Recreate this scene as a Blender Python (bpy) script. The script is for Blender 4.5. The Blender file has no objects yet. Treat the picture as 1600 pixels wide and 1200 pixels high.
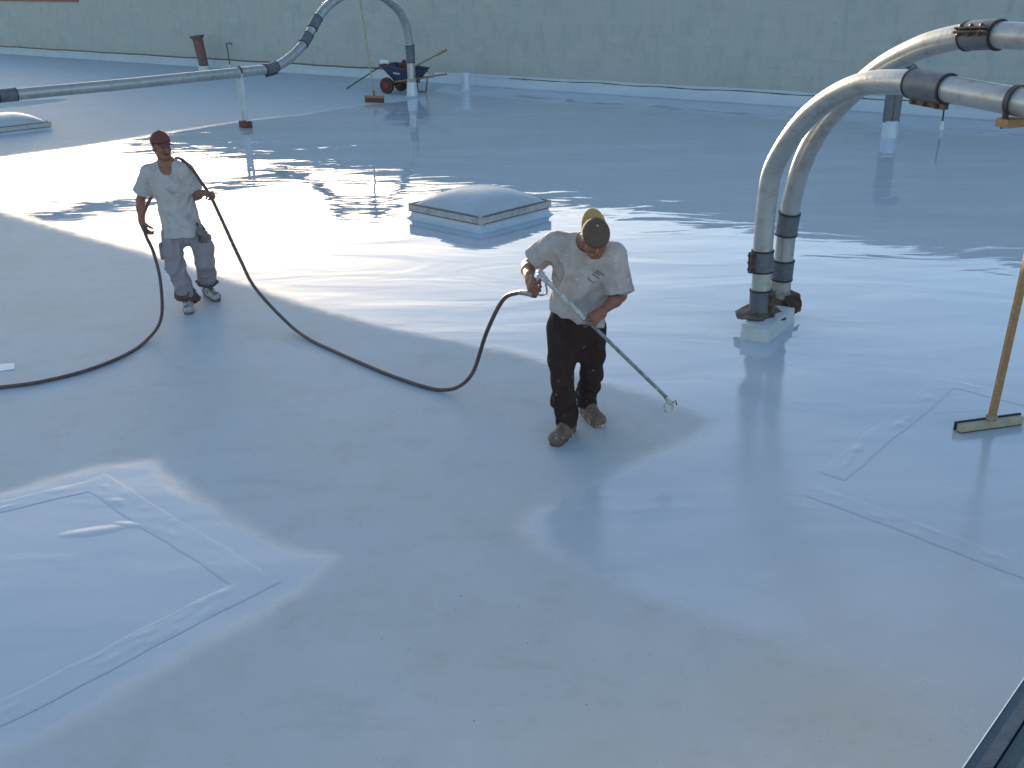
import bpy, math, random
import numpy as np
from mathutils import Vector, Matrix
from mathutils.bvhtree import BVHTree
random.seed(7); rng = np.random.default_rng(7)
scene = bpy.context.scene
COL = scene.collection
R_ = math.radians

# ---------------------------------------------------------------- camera
cd = bpy.data.cameras.new('camera'); cam = bpy.data.objects.new('camera', cd); COL.objects.link(cam)
cd.sensor_width = 36; cd.lens = 36*1550/1600; cd.clip_start = 0.05; cd.clip_end = 3000
pitch, roll = R_(23.25), R_(-1.0)
r0 = Vector((1, 0, 0)); f0 = Vector((0, math.cos(pitch), -math.sin(pitch))); u0 = Vector((0, math.sin(pitch), math.cos(pitch)))
cr = r0*math.cos(roll)+u0*math.sin(roll); cu = -r0*math.sin(roll)+u0*math.cos(roll)
m = Matrix.Identity(4)
for i in range(3):
    m[i][0] = cr[i]; m[i][1] = cu[i]; m[i][2] = -f0[i]
m[2][3] = 3.16
cam.matrix_world = m
scene.camera = cam

# ---------------------------------------------------------------- sky, sun, exposure
SUN_EL, SUN_AZ = R_(4.0), R_(-16)            # azimuth from +Y towards +X
SKY_STRENGTH, SUN_STRENGTH, EXPOSURE = 0.15, 4.0, 1.97
world = bpy.data.worlds.new('World'); scene.world = world; world.use_nodes = True
wn = world.node_tree.nodes; wl = world.node_tree.links
sky = wn.new('ShaderNodeTexSky'); sky.sky_type = 'NISHITA'; sky.sun_disc = False
sky.sun_elevation = SUN_EL; sky.sun_rotation = SUN_AZ
sky.altitude = 50; sky.air_density = 0.74; sky.dust_density = 0.8; sky.ozone_density = 1.35
wl.new(sky.outputs[0], wn['Background'].inputs[0]); wn['Background'].inputs[1].default_value = SKY_STRENGTH
sd = bpy.data.lights.new('sun', 'SUN'); so = bpy.data.objects.new('sun', sd); COL.objects.link(so)
sd.energy = SUN_STRENGTH; sd.angle = R_(0.53); sd.color = (1.0, 0.80, 0.55)
sdir = Vector((math.sin(SUN_AZ)*math.cos(SUN_EL), math.cos(SUN_AZ)*math.cos(SUN_EL), math.sin(SUN_EL)))
so.rotation_euler = sdir.to_track_quat('Z', 'Y').to_euler(); so.location = (0, 0, 30)
vs = scene.view_settings
vs.view_transform = 'Standard'; vs.look = 'None'; vs.exposure = EXPOSURE; vs.gamma = 1; vs.use_curve_mapping = False

# ---------------------------------------------------------------- helpers
ORG = {}
def thing(name, label, cat, loc, group=None, kind=None):
    o = bpy.data.objects.new(name, None); COL.objects.link(o); o.empty_display_size = .2
    o.location = loc; o['label'] = label; o['category'] = cat
    if group: o['group'] = group
    if kind: o['kind'] = kind
    ORG[o.name] = np.array(loc, float); return o
def obj(name, data, mat, parent=None, smooth=False, label=None, kind=None, mats=None):
    """data = (verts Nx3 world, faces list or Nx4 array); the part is stored relative to its thing's base"""
    v, f = data[0], data[1]
    v = np.asarray(v, float).reshape(-1, 3)
    org = ORG[parent.name] if parent is not None else np.zeros(3)
    me = bpy.data.meshes.new(name)
    if isinstance(f, np.ndarray):
        n = f.shape[1]
        me.vertices.add(len(v)); me.vertices.foreach_set('co', (v-org).astype(np.float32).ravel())
        me.loops.add(f.size); me.loops.foreach_set('vertex_index', f.astype(np.int32).ravel())
        me.polygons.add(len(f)); me.polygons.foreach_set('loop_start', np.arange(len(f), dtype=np.int32)*n)
        me.polygons.foreach_set('loop_total', np.full(len(f), n, np.int32))
        me.update(calc_edges=True)
    else:
        me.from_pydata([tuple(x) for x in (v-org)], [], f); me.update()
    if len(data) > 2 and mats:                       # face material indices
        for mm in mats: me.materials.append(mm)
        me.polygons.foreach_set('material_index', np.asarray(data[2], np.int32))
    else:
        me.materials.append(mat)
    if smooth is True:
        me.polygons.foreach_set('use_smooth', np.ones(len(me.polygons), bool))
    elif smooth:
        me.polygons.foreach_set('use_smooth', np.ones(len(me.polygons), bool))
        me.set_sharp_from_angle(angle=R_(smooth))
    o = bpy.data.objects.new(name, me); COL.objects.link(o)
    ORG[o.name] = org
    if parent is not None: o.parent = parent
    if label: o['label'] = label
    if kind: o['kind'] = kind
    return o
def join(*ds):
    V = []; F = []; n = 0
    for d in ds:
        v = np.asarray(d[0], float).reshape(-1, 3); V.append(v)
        for q in d[1]: F.append([int(i)+n for i in q])
        n += len(v)
    return np.concatenate(V), F
def unit(v):
    v = np.asarray(v, float); return v/np.linalg.norm(v)
def frame(d, up=(0, 0, 1)):
    d = unit(d); up = np.asarray(up, float)
    if abs(d@unit(up)) > .99: up = np.array([0., 1, 0])
    s = unit(np.cross(d, up)); u = np.cross(s, d); return d, s, u
BOXF = [[0, 3, 2, 1], [4, 5, 6, 7], [0, 1, 5, 4], [1, 2, 6, 5], [2, 3, 7, 6], [3, 0, 4, 7]]
def box(c, ax, ay, az, s, bev=0):
    """box centred at c, axes ax ay az, full sizes s; bev chamfers the edges"""
    c = np.asarray(c, float); A = np.array([unit(ax), unit(ay), unit(az)]); h = np.asarray(s, float)/2
    if bev <= 0:
        V = [c+(np.array(q)*h)@A for q in [(-1, -1, -1), (1, -1, -1), (1, 1, -1), (-1, 1, -1), (-1, -1, 1), (1, -1, 1), (1, 1, 1), (-1, 1, 1)]]
        return np.array(V), [list(q) for q in BOXF]
    import bmesh
    bm = bmesh.new(); bmesh.ops.create_cube(bm, size=1)
    for v in bm.verts: v.co = Vector((v.co.x*h[0]*2, v.co.y*h[1]*2, v.co.z*h[2]*2))
    bmesh.ops.bevel(bm, geom=bm.edges[:], offset=bev, segments=2, affect='EDGES', profile=.5)
    bm.verts.index_update()
    V = np.array([c+np.array(v.co)@A for v in bm.verts]); F = [[v.index for v in f.verts] for f in bm.faces]; bm.free()
    if np.linalg.det(A) < 0: F = [q[::-1] for q in F]
    return V, F
def beam(a, b, w, h, up=(0, 0, 1), bev=0):
    a = np.asarray(a, float); b = np.asarray(b, float); d, s, u = frame(b-a, up)
    return box((a+b)/2, d, s, u, (np.linalg.norm(b-a), w, h), bev)
def tube(pts, rad, n=16, caps=True, closed=False):
    P = np.asarray(pts, float); N = len(P); rad = np.broadcast_to(np.asarray(rad, float), (N,))
    T = np.zeros_like(P); T[1:-1] = P[2:]-P[:-2]; T[0] = P[1]-P[0]; T[-1] = P[-1]-P[-2]
    ok = np.linalg.norm(T, axis=1) > 1e-9; good = np.flatnonzero(ok)
    for i in np.flatnonzero(~ok): T[i] = T[good[np.argmin(abs(good-i))]]
    T /= np.linalg.norm(T, axis=1)[:, None]
    s = np.cross(T[0], (0, 0, 1) if abs(T[0][2]) < .9 else (1, 0, 0)); s = unit(s)
    V = []
    a = np.linspace(0, 2*np.pi, n, endpoint=False)
    for i in range(N):
        s = unit(s-T[i]*(s@T[i])); u = np.cross(T[i], s)
        V.append(P[i]+rad[i]*(np.cos(a)[:, None]*s+np.sin(a)[:, None]*u))
    F = []
    for i in range(N-1):
        for j in range(n):
            k = (j+1) % n
            F.append([i*n+j, i*n+k, (i+1)*n+k, (i+1)*n+j])
    V = np.concatenate(V)
    if caps:
        F.append(list(range(n))[::-1]); F.append(list(range((N-1)*n, N*n)))
    return V, F
def cyl(a, b, r, n=20, r2=None, bev=0):
    a = np.asarray(a, float); b = np.asarray(b, float); r2 = r if r2 is None else r2
    if bev:
        d = unit(b-a)
        return tube([a, a, a+d*bev, b-d*bev, b, b], [r-bev, r-bev, r, r2, r2-bev, r2-bev][0:6], n)
    return tube([a, b], [r, r2], n)
def catmull(P, per=10):
    P = np.asarray(P, float); Q = np.vstack([2*P[0]-P[1], P, 2*P[-1]-P[-2]]); out = []
    for i in range(1, len(Q)-2):
        for t in np.linspace(0, 1, per, endpoint=False):
            a, b, c, d = Q[i-1], Q[i], Q[i+1], Q[i+2]
            out.append(.5*((2*b)+(-a+c)*t+(2*a-5*b+4*c-d)*t*t+(-a+3*b-3*c+d)*t**3))
    out.append(P[-1]); return np.array(out)
def resample(P, step):
    P = np.asarray(P, float); L = np.r_[0, np.cumsum(np.linalg.norm(np.diff(P, axis=0), axis=1))]
    t = np.linspace(0, L[-1], max(2, int(L[-1]/step)+1)); return np.stack([np.interp(t, L, P[:, i]) for i in range(3)], 1)
def ball(c, r, n=12, mrings=8):
    c = np.asarray(c, float); r = np.broadcast_to(np.asarray(r, float), (3,)); V = [c+(0, 0, r[2])]; F = []
    for i in range(1, mrings):
        th = np.pi*i/mrings
        for j in range(n):
            ph = 2*np.pi*j/n; V.append(c+r*(np.sin(th)*np.cos(ph), np.sin(th)*np.sin(ph), np.cos(th)))
    V.append(c-(0, 0, r[2]))
    for j in range(n): F.append([0, 1+j, 1+(j+1) % n])
    for i in range(mrings-2):
        for j in range(n):
            a = 1+i*n+j; b = 1+i*n+(j+1) % n; F.append([a, a+n, b+n, b])
    o = 1+(mrings-2)*n
    for j in range(n): F.append([o+j, len(V)-1, o+(j+1) % n])
    return np.array(V), F

# ---------------------------------------------------------------- materials
def mat(name, col, rough=.6, metal=0, spec=.5, noise=None, bump=None, coat=0):
    """noise=[(scale, amount, colour)], bump=(scale, height in metres)"""
    m = bpy.data.materials.new(name); m.use_nodes = True; nt = m.node_tree; N = nt.nodes; L = nt.links
    b = N['Principled BSDF']; b.inputs['Roughness'].default_value = rough; b.inputs['Metallic'].default_value = metal
    b.inputs['Base Color'].default_value = (*col, 1); b.inputs['Specular IOR Level'].default_value = spec
    b.inputs['Coat Weight'].default_value = coat
    geo = N.new('ShaderNodeNewGeometry'); cur = None
    for k, (sc, lo, hi, c2) in enumerate(noise or []):
        t = N.new('ShaderNodeTexNoise'); t.inputs['Scale'].default_value = sc; t.inputs['Detail'].default_value = 5
        t.inputs['Roughness'].default_value = .6
        mp = N.new('ShaderNodeVectorMath'); mp.operation = 'ADD'; mp.inputs[1].default_value = (k*13.1, k*7.7, k*3.3)
        L.new(geo.outputs['Position'], mp.inputs[0]); L.new(mp.outputs[0], t.inputs['Vector'])
        r = N.new('ShaderNodeMapRange'); r.inputs[1].default_value = lo; r.inputs[2].default_value = hi
        L.new(t.outputs['Fac'], r.inputs[0])
        x = N.new('ShaderNodeMix'); x.data_type = 'RGBA'; L.new(r.outputs[0], x.inputs['Factor'])
        if cur is None: x.inputs['A'].default_value = (*col, 1)
        else: L.new(cur, x.inputs['A'])
        x.inputs['B'].default_value = (*c2, 1); cur = x.outputs['Result']
    if cur is not None: L.new(cur, b.inputs['Base Color'])
    if bump:
        t = N.new('ShaderNodeTexNoise'); t.inputs['Scale'].default_value = bump[0]; t.inputs['Detail'].default_value = 4
        L.new(geo.outputs['Position'], t.inputs['Vector'])
        mu = N.new('ShaderNodeMath'); mu.operation = 'MULTIPLY'; mu.inputs[1].default_value = bump[1]; L.new(t.outputs['Fac'], mu.inputs[0])
        bp = N.new('ShaderNodeBump'); bp.inputs['Distance'].default_value = 1; bp.inputs['Strength'].default_value = 1
        L.new(mu.outputs[0], bp.inputs['Height']); L.new(bp.outputs[0], b.inputs['Normal'])
    return m

def roof_material():
    m = bpy.data.materials.new('roof_coating'); m.use_nodes = True; nt = m.node_tree; N = nt.nodes; L = nt.links
    b = N['Principled BSDF']
    geo = N.new('ShaderNodeNewGeometry'); at = N.new('ShaderNodeAttribute'); at.attribute_name = 'wet'
    def noise(scale, detail=4, rough=.55, vec=None, dist=0.0):
        t = N.new('ShaderNodeTexNoise'); t.inputs['Scale'].default_value = scale; t.inputs['Detail'].default_value = detail
        t.inputs['Roughness'].default_value = rough; t.inputs['Distortion'].default_value = dist
        L.new(vec or geo.outputs['Position'], t.inputs['Vector']); return t.outputs['Fac']
    def mth(op, a, c, d=None):
        x = N.new('ShaderNodeMath'); x.operation = op
        for i, q in enumerate((a, c, d)):
            if q is None: continue
            if isinstance(q, (int, float)): x.inputs[i].default_value = q
            else: L.new(q, x.inputs[i])
        return x.outputs[0]
    def rng_(v, a, c, lo=0., hi=1., smooth=False):
        r = N.new('ShaderNodeMapRange'); r.interpolation_type = 'SMOOTHSTEP' if smooth else 'LINEAR'
        r.inputs[1].default_value = a; r.inputs[2].default_value = c; r.inputs[3].default_value = lo; r.inputs[4].default_value = hi
        L.new(v, r.inputs[0]); return r.outputs[0]
    def mix(f, a, c):
        x = N.new('ShaderNodeMix'); x.data_type = 'RGBA'; L.new(f, x.inputs['Factor'])
        for nm, q in (('A', a), ('B', c)):
            if isinstance(q, tuple): x.inputs[nm].default_value = (*q, 1)
            else: L.new(q, x.inputs[nm])
        return x.outputs['Result']
    # stretched coordinates: spray passes run roughly along the wall
    mp = N.new('ShaderNodeMapping'); mp.inputs['Rotation'].default_value = (0, 0, R_(20)); mp.inputs['Scale'].default_value = (.45, 1.3, 1)
    L.new(geo.outputs['Position'], mp.inputs['Vector']); stv = mp.outputs[0]
    edge = mth('MULTIPLY', mth('SUBTRACT', noise(7, 5, .65), .5), .55)
    edge = mth('ADD', edge, mth('MULTIPLY', mth('SUBTRACT', noise(80, 3, .7), .5), .5))
    wet = rng_(mth('ADD', at.outputs['Fac'], edge), .10, .90, smooth=True)
    # dry: dusty old white coating with stains, scuffs and specks
    dry = mix(rng_(noise(.9, 5), .42, .68), (.475, .505, .535), (.465, .485, .485))
    dry = mix(rng_(noise(3.1, 6, .7), .52, .80), dry, (.41, .425, .42))
    dry = mix(rng_(noise(11, 5, .75), .66, .74, 0, .55), dry, (.33, .33, .30))
    mq = N.new('ShaderNodeMapping'); mq.inputs['Rotation'].default_value = (0, 0, R_(-52)); mq.inputs['Scale'].default_value = (.6, 2.0, 1); L.new(geo.outputs['Position'], mq.inputs['Vector'])
    dry = mix(rng_(noise(2.2, 6, .7, mq.outputs[0], .5), .55, .72, 0, .42), dry, (.36, .385, .37))
    dry = mix(rng_(noise(1.4, 7, .75), .50, .70, 0, .55), dry, (.53, .555, .58))
    dry = mix(rng_(noise(42, 2, .5), .735, .755, 0, .8), dry, (.16, .15, .14))
    wc = mix(rng_(noise(.55, 4, .6, stv, .6), .40, .64), (.465, .505, .565), (.515, .55, .60))
    wc = mix(rng_(noise(2.6, 5, .65, stv, 1.0), .52, .72, 0, .5), wc, (.435, .475, .54))
    L.new(mix(wet, dry, wc), b.inputs['Base Color'])
    wr = rng_(noise(1.7, 4, .6, stv, .5), .40, .70, .004, .035)
    # the fresh near passes are still orange-peeled; the far coat has levelled out to a mirror
    sp = N.new('ShaderNodeSeparateXYZ'); L.new(geo.outputs['Position'], sp.inputs[0])
    fresh = rng_(mth('ADD', sp.outputs[1], mth('MULTIPLY', noise(.8, 3), 2.)), 6.2, 10.2, 1., 0., True)
    wr = mth('ADD', wr, mth('MULTIPLY', fresh, rng_(noise(.9, 4, .6, stv), .35, .7, .10, .20)))
    x = N.new('ShaderNodeMix'); L.new(wet, x.inputs['Factor']); x.inputs['A'].default_value = .62; L.new(wr, x.inputs['B'])
    L.new(x.outputs['Result'], b.inputs['Roughness'])
    b.inputs['IOR'].default_value = 1.50
    L.new(rng_(wet, 0., 1., .12, .5), b.inputs['Specular IOR Level'])
    # relief (metres): long swells and short strokes where wet, fine grain where dry
    h1 = mth('MULTIPLY', mth('SUBTRACT', noise(.42, 2, .5, stv, .6), .5), .0140)
    h2 = mth('MULTIPLY', mth('SUBTRACT', noise(1.3, 2.5, .5, stv, .8), .5), .0085)
    h3 = mth('MULTIPLY', noise(9, 3, .5, stv), .00022)
    h4 = mth('MULTIPLY', mth('SUBTRACT', noise(4.5, 3, .55, stv, .8), .5), .0005)
    h5 = mth('MULTIPLY', mth('MULTIPLY', noise(70, 3, .6), .0006), fresh)
    hw = mth('MULTIPLY', mth('ADD', mth('ADD', mth('ADD', h1, h2), h3), mth('ADD', h4, h5)), wet)
    hd = mth('MULTIPLY', mth('MULTIPLY', noise(60, 4, .6), .0012), mth('SUBTRACT', 1., wet))
    step = mth('MULTIPLY', wet, .0003)
    bp = N.new('ShaderNodeBump'); bp.inputs['Strength'].default_value = 1; bp.inputs['Distance'].default_value = 1
    L.new(mth('ADD', mth('ADD', hw, hd), step), bp.inputs['Height']); L.new(bp.outputs[0], b.inputs['Normal'])
    return m

WA = np.array([-16.527, 38.993, 0]); WU = np.array([.8191, -.5736, 0]); WN = np.array([-.5736, -.8191, 0])   # wall line, direction, normal towards the roof
def wall_material():
    m = bpy.data.materials.new('painted_block'); m.use_nodes = True; nt = m.node_tree; N = nt.nodes; L = nt.links
    b = N['Principled BSDF']; b.inputs['Roughness'].default_value = .75; b.inputs['Specular IOR Level'].default_value = .3
    geo = N.new('ShaderNodeNewGeometry')
    d = N.new('ShaderNodeVectorMath'); d.operation = 'DOT_PRODUCT'; d.inputs[1].default_value = tuple(WU); L.new(geo.outputs['Position'], d.inputs[0])
    s = N.new('ShaderNodeSeparateXYZ'); L.new(geo.outputs['Position'], s.inputs[0])
    c = N.new('ShaderNodeCombineXYZ'); L.new(d.outputs['Value'], c.inputs[0]); L.new(s.outputs[2], c.inputs[1])
    def noise(scale, lo, hi, vec, detail=5):
        t = N.new('ShaderNodeTexNoise'); t.inputs['Scale'].default_value = scale; t.inputs['Detail'].default_value = detail; t.inputs['Roughness'].default_value = .65
        L.new(vec, t.inputs['Vector']); r = N.new('ShaderNodeMapRange'); r.inputs[1].default_value = lo; r.inputs[2].default_value = hi; L.new(t.outputs['Fac'], r.inputs[0]); return r.outputs[0]
    def mix(f, a, q):
        x = N.new('ShaderNodeMix'); x.data_type = 'RGBA'; L.new(f, x.inputs['Factor'])
        for nm, k in (('A', a), ('B', q)):
            if isinstance(k, tuple): x.inputs[nm].default_value = (*k, 1)
            else: L.new(k, x.inputs[nm])
        return x.outputs['Result']
    # tone of each block, by its place in the bond
    fl = N.new('ShaderNodeVectorMath'); fl.operation = 'MULTIPLY'; fl.inputs[1].default_value = (2.5, 5, 1); L.new(c.outputs[0], fl.inputs[0])
    fr = N.new('ShaderNodeVectorMath'); fr.operation = 'FLOOR'; L.new(fl.outputs[0], fr.inputs[0])
    wnz = N.new('ShaderNodeTexWhiteNoise'); L.new(fr.outputs[0], wnz.inputs['Vector'])
    col = mix(wnz.outputs['Value'], (.385, .392, .372), (.435, .437, .41))
    mp = N.new('ShaderNodeMapping'); mp.inputs['Scale'].default_value = (1.6, .5, 1); L.new(c.outputs[0], mp.inputs['Vector'])
    col = mix(noise(.7, .35, .7, mp.outputs[0]), col, (.445, .425, .385))
    col = mix(noise(2.3, .5, .75, mp.outputs[0]), col, (.345, .355, .338))
    col = mix(noise(14, .62, .74, c.outputs[0], 3), col, (.29, .30, .29))
    rs = N.new('ShaderNodeMapRange'); rs.inputs[1].default_value = .55; rs.inputs[2].default_value = .25; rs.inputs[3].default_value = 0; rs.inputs[4].default_value = .35
    L.new(s.outputs[2], rs.inputs[0])
    col = mix(rs.outputs[0], col, (.41, .375, .33))
    L.new(col, b.inputs['Base Color'])
    t = N.new('ShaderNodeTexNoise'); t.inputs['Scale'].default_value = 45; t.inputs['Detail'].default_value = 4; L.new(c.outputs[0], t.inputs['Vector'])
    mu = N.new('ShaderNodeMath'); mu.operation = 'MULTIPLY'; mu.inputs[1].default_value = .004; L.new(t.outputs['Fac'], mu.inputs[0])
    bp = N.new('ShaderNodeBump'); bp.inputs['Distance'].default_value = 1; L.new(mu.outputs[0], bp.inputs['Height']); L.new(bp.outputs[0], b.inputs['Normal'])
    return m

M = {}
M['roof'] = roof_material()
M['wall'] = wall_material()
M['ground'] = mat('ground', (.09, .085, .07), .9, noise=[(.02, .4, .6, (.06, .07, .045))])
M['copper'] = mat('rust_coping', (.22, .075, .035), .6, noise=[(3, .4, .7, (.30, .12, .05))])
M['rust_line'] = mat('rust_line', (.16, .12, .09), .8)
M['flashing'] = mat('flashing', (.62, .66, .72), .35, noise=[(2.5, .4, .7, (.54, .58, .65))], bump=(3, .01))
M['flashing_top'] = mat('flashing_top', (.50, .53, .57), .5, bump=(5, .01))
M['dark_gap'] = mat('dark_gap', (.04, .05, .06), .8)
M['curb'] = mat('coated_curb', (.52, .57, .65), .16, noise=[(3, .4, .7, (.46, .51, .60))], bump=(6, .004))
M['curb_matte'] = mat('coated_plinth', (.52, .54, .56), .4, noise=[(6, .45, .7, (.45, .47, .48))], bump=(9, .004))
M['alu'] = mat('skylight_rail', (.48, .45, .42), .55, .0, noise=[(7, .45, .7, (.34, .30, .27)), (30, .62, .7, (.16, .09, .06))])
M['gasket'] = mat('gasket', (.13, .12, .115), .7)
M['dome'] = mat('dome', (.46, .475, .505), .34, spec=.45, noise=[(3, .4, .7, (.41, .425, .455))], bump=(4, .004))
M['pipe'] = mat('pipe_paint', (.40, .395, .385), .36, .45, spec=.5, noise=[(2.2, .4, .7, (.35, .345, .335)), (10, .5, .74, (.26, .25, .235)), (33, .68, .74, (.15, .12, .10))], bump=(30, .0012))
M['coupling'] = mat('coupling', (.10, .105, .125), .5, noise=[(9, .45, .7, (.14, .14, .155)), (26, .6, .7, (.06, .055, .06))], bump=(22, .002))
M['rubber'] = mat('rubber', (.02, .02, .022), .6)
M['rust'] = mat('rust', (.085, .05, .035), .8, noise=[(14, .42, .62, (.16, .115, .085)), (30, .55, .7, (.035, .025, .02))], bump=(40, .004))
M['bolt'] = mat('rusty_bolt', (.10, .04, .03), .75, noise=[(30, .45, .65, (.06, .03, .025))])
M['rust_red'] = mat('rust_red', (.19, .045, .03), .75, noise=[(20, .45, .65, (.10, .035, .025))])
M['grout'] = mat('stained_pipe', (.36, .34, .31), .7, noise=[(15, .42, .6, (.20, .18, .16)), (8, .5, .7, (.48, .47, .45))], bump=(25, .006))
M['steel'] = mat('strut_steel', (.13, .14, .16), .55, noise=[(9, .4, .7, (.10, .105, .12))])
M['hole'] = mat('rust_opening', (.05, .022, .016), .9, noise=[(18, .4, .6, (.085, .035, .022))])
M['wood'] = mat('timber', (.30, .165, .06), .65, noise=[(9, .4, .7, (.28, .15, .06)), (45, .5, .7, (.42, .25, .10))])
M['wood_grey'] = mat('timber_weathered', (.30, .24, .18), .7, noise=[(16, .4, .7, (.22, .17, .125))])
M['wood_pale'] = mat('timber_pale', (.42, .35, .25), .6, noise=[(12, .4, .7, (.34, .28, .19))])
M['bristle'] = mat('bristle', (.17, .065, .025), .9, noise=[(60, .4, .6, (.10, .04, .02))], bump=(120, .004))
M['vent_rust'] = mat('vent_rust', (.22, .10, .10), .75, noise=[(8, .4, .65, (.15, .07, .07))])
M['hose'] = mat('hose', (.085, .05, .048), .5, noise=[(12, .45, .7, (.12, .08, .075))], bump=(60, .001))
M['gunmetal'] = mat('gun_metal', (.24, .25, .26), .45, .4, noise=[(22, .45, .62, (.13, .13, .14)), (40, .58, .68, (.6, .6, .6))])
M['gunplastic'] = mat('gun_body', (.34, .33, .31), .55, noise=[(30, .45, .6, (.55, .55, .55))])
M['barrow'] = mat('barrow_blue', (.035, .042, .10), .45, noise=[(9, .5, .7, (.06, .055, .09))])
M['barrow_rim'] = mat('barrow_rim', (.16, .06, .06), .6, noise=[(14, .4, .6, (.10, .05, .06))])
M['tyre'] = mat('tyre', (.10, .04, .025), .85, noise=[(10, .4, .6, (.07, .03, .02))])
M['bucket'] = mat('bucket', (.09, .035, .025), .7)
M['white'] = mat('white_plastic', (.72, .72, .72), .5)
M['coping'] = mat('coping_metal', (.045, .068, .095), .45, .2, noise=[(6, .4, .7, (.065, .085, .10)), (25, .5, .7, (.035, .05, .07))], bump=(20, .0015))
M['coping_edge'] = mat('coping_edge', (.42, .47, .52), .4)
M['coping_panel'] = mat('coping_panel', (.055, .075, .085), .6, noise=[(9, .4, .7, (.04, .055, .065))], bump=(30, .0015))
M['skin'] = mat('skin', (.26, .095, .052), .5, noise=[(14, .4, .7, (.15, .06, .035)), (40, .66, .74, (.40, .34, .30))], bump=(90, .0012))
M['skin_light'] = mat('skin_light', (.27, .105, .066), .5, noise=[(14, .4, .7, (.17, .07, .042)), (30, .6, .72, (.30, .15, .10))], bump=(90, .0012))
M['hair'] = mat('hair', (.018, .013, .011), .7, bump=(150, .003))
M['shirt_a'] = mat('shirt_dirty', (.43, .38, .365), .85, spec=.2, noise=[(4, .42, .68, (.36, .315, .30)), (6, .48, .74, (.31, .25, .23)), (28, .62, .72, (.58, .56, .56))], bump=(38, .006))
M['shirt_b'] = mat('shirt_white', (.46, .405, .395), .85, spec=.2, noise=[(4, .45, .7, (.39, .345, .335)), (9, .56, .72, (.27, .23, .225))], bump=(38, .006))
M['pants_a'] = mat('trousers_dark', (.034, .019, .017), .85, spec=.2, noise=[(6, .4, .7, (.048, .028, .025)), (26, .67, .70, (.30, .29, .28))], bump=(34, .006))
M['pants_b'] = mat('jeans_grey', (.30, .255, .27), .85, spec=.2, noise=[(7, .4, .7, (.26, .22, .235)), (19, .62, .72, (.42, .39, .40)), (4, .60, .76, (.20, .16, .16))], bump=(36, .006))
M['cuff_b'] = mat('cuff_brown', (.10, .062, .058), .9, noise=[(16, .4, .7, (.14, .09, .08))], bump=(40, .008))
M['boot'] = mat('boot_tan', (.17, .115, .08), .75, noise=[(12, .4, .68, (.12, .08, .055)), (26, .58, .7, (.32, .28, .24))], bump=(45, .004))
M['boot_sole'] = mat('boot_sole', (.10, .075, .06), .8, noise=[(20, .5, .68, (.45, .44, .44))])
M['sneaker'] = mat('sneaker', (.42, .40, .40), .6, noise=[(20, .48, .58, (.12, .08, .08)), (9, .5, .7, (.33, .28, .27))])
M['sneaker_sole'] = mat('sneaker_sole', (.12, .09, .085), .75)
M['cap_a'] = mat('cap_olive', (.105, .072, .052), .9, noise=[(30, .4, .7, (.085, .058, .043))], bump=(80, .002))
M['cap_brim'] = mat('cap_brim_tan', (.52, .31, .085), .85, noise=[(16, .4, .7, (.44, .26, .075))])
M['cap_b'] = mat('cap_red', (.16, .042, .037), .85, noise=[(20, .4, .7, (.16, .04, .037))], bump=(80, .002))
M['print'] = mat('shirt_print', (.07, .06, .065), .85)
M['print_y'] = mat('shirt_print_yellow', (.36, .31, .12), .85)
M['print_g'] = mat('shirt_print_grey', (.16, .155, .16), .85)
M['pouch'] = mat('pouch', (.14, .09, .085), .8, noise=[(14, .4, .6, (.30, .24, .23))], bump=(40, .005))
M['strap'] = mat('strap', (.045, .05, .055), .5, .3)
M['scrap'] = mat('membrane_scrap', (.75, .76, .78), .5)

# ================================================================ SETTING
# ---- roof with a wetness attribute (where the fresh coating lies)
WET = [(-12.5, 14.2), (-10.17, 16.81), (-9.19, 18.18), (-8.08, 19.2), (-7.15, 20.44), (-5.85, 21.99), (-4.51, 22.98), (-3.52, 24.22), (-2.38, 24.99), (-1.74, 27.5), (-1.34, 29.0), (-.9, 30), (3.78, 30), (14, 24), (30, 13), (30, -6), (3.0, -6), (2.0, 2.2), (1.89, 2.91), (1.80, 3.26), (1.83, 3.53), (1.80, 3.77), (1.54, 3.92), (1.12, 4.13), (.86, 4.33), (.67, 4.45), (.51, 4.6), (.28, 4.82), (.15, 4.94), (.04, 5.15), (.08, 5.28), (.40, 5.61), (.81, 5.95), (1.01, 6.13), (1.32, 6.37), (1.50, 6.63), (1.23, 6.93), (.77, 7.32), (.33, 7.78), (0., 8.06), (-.57, 8.41), (-1.19, 8.78), (-1.88, 9.31), (-2.7, 10.09), (-3.31, 10.59), (-4.31, 11.48), (-5.78, 12.67), (-7.16, 13.83), (-9.57, 15.74), (-12, 14)]
WET[0] = (-11.6, 15.9); WET[-1] = (-11.4, 15.7)
PATCH = [(-4.6, 4.9), (-3.68, 5.51), (-3.35, 5.68), (-3.07, 5.91), (-2.82, 6.05), (-2.49, 6.12), (-2.38, 5.97), (-2.09, 5.64), (-1.65, 5.21), (-1.33, 4.95), (-1.05, 4.87), (-1.09, 4.75), (-1.23, 4.47), (-1.42, 4.26), (-1.63, 4.05), (-1.81, 3.84), (-2.06, 3.54), (-2.26, 3.35), (-2.45, 3.17), (-3.0, 2.6), (-5, 2.6)]
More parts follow.
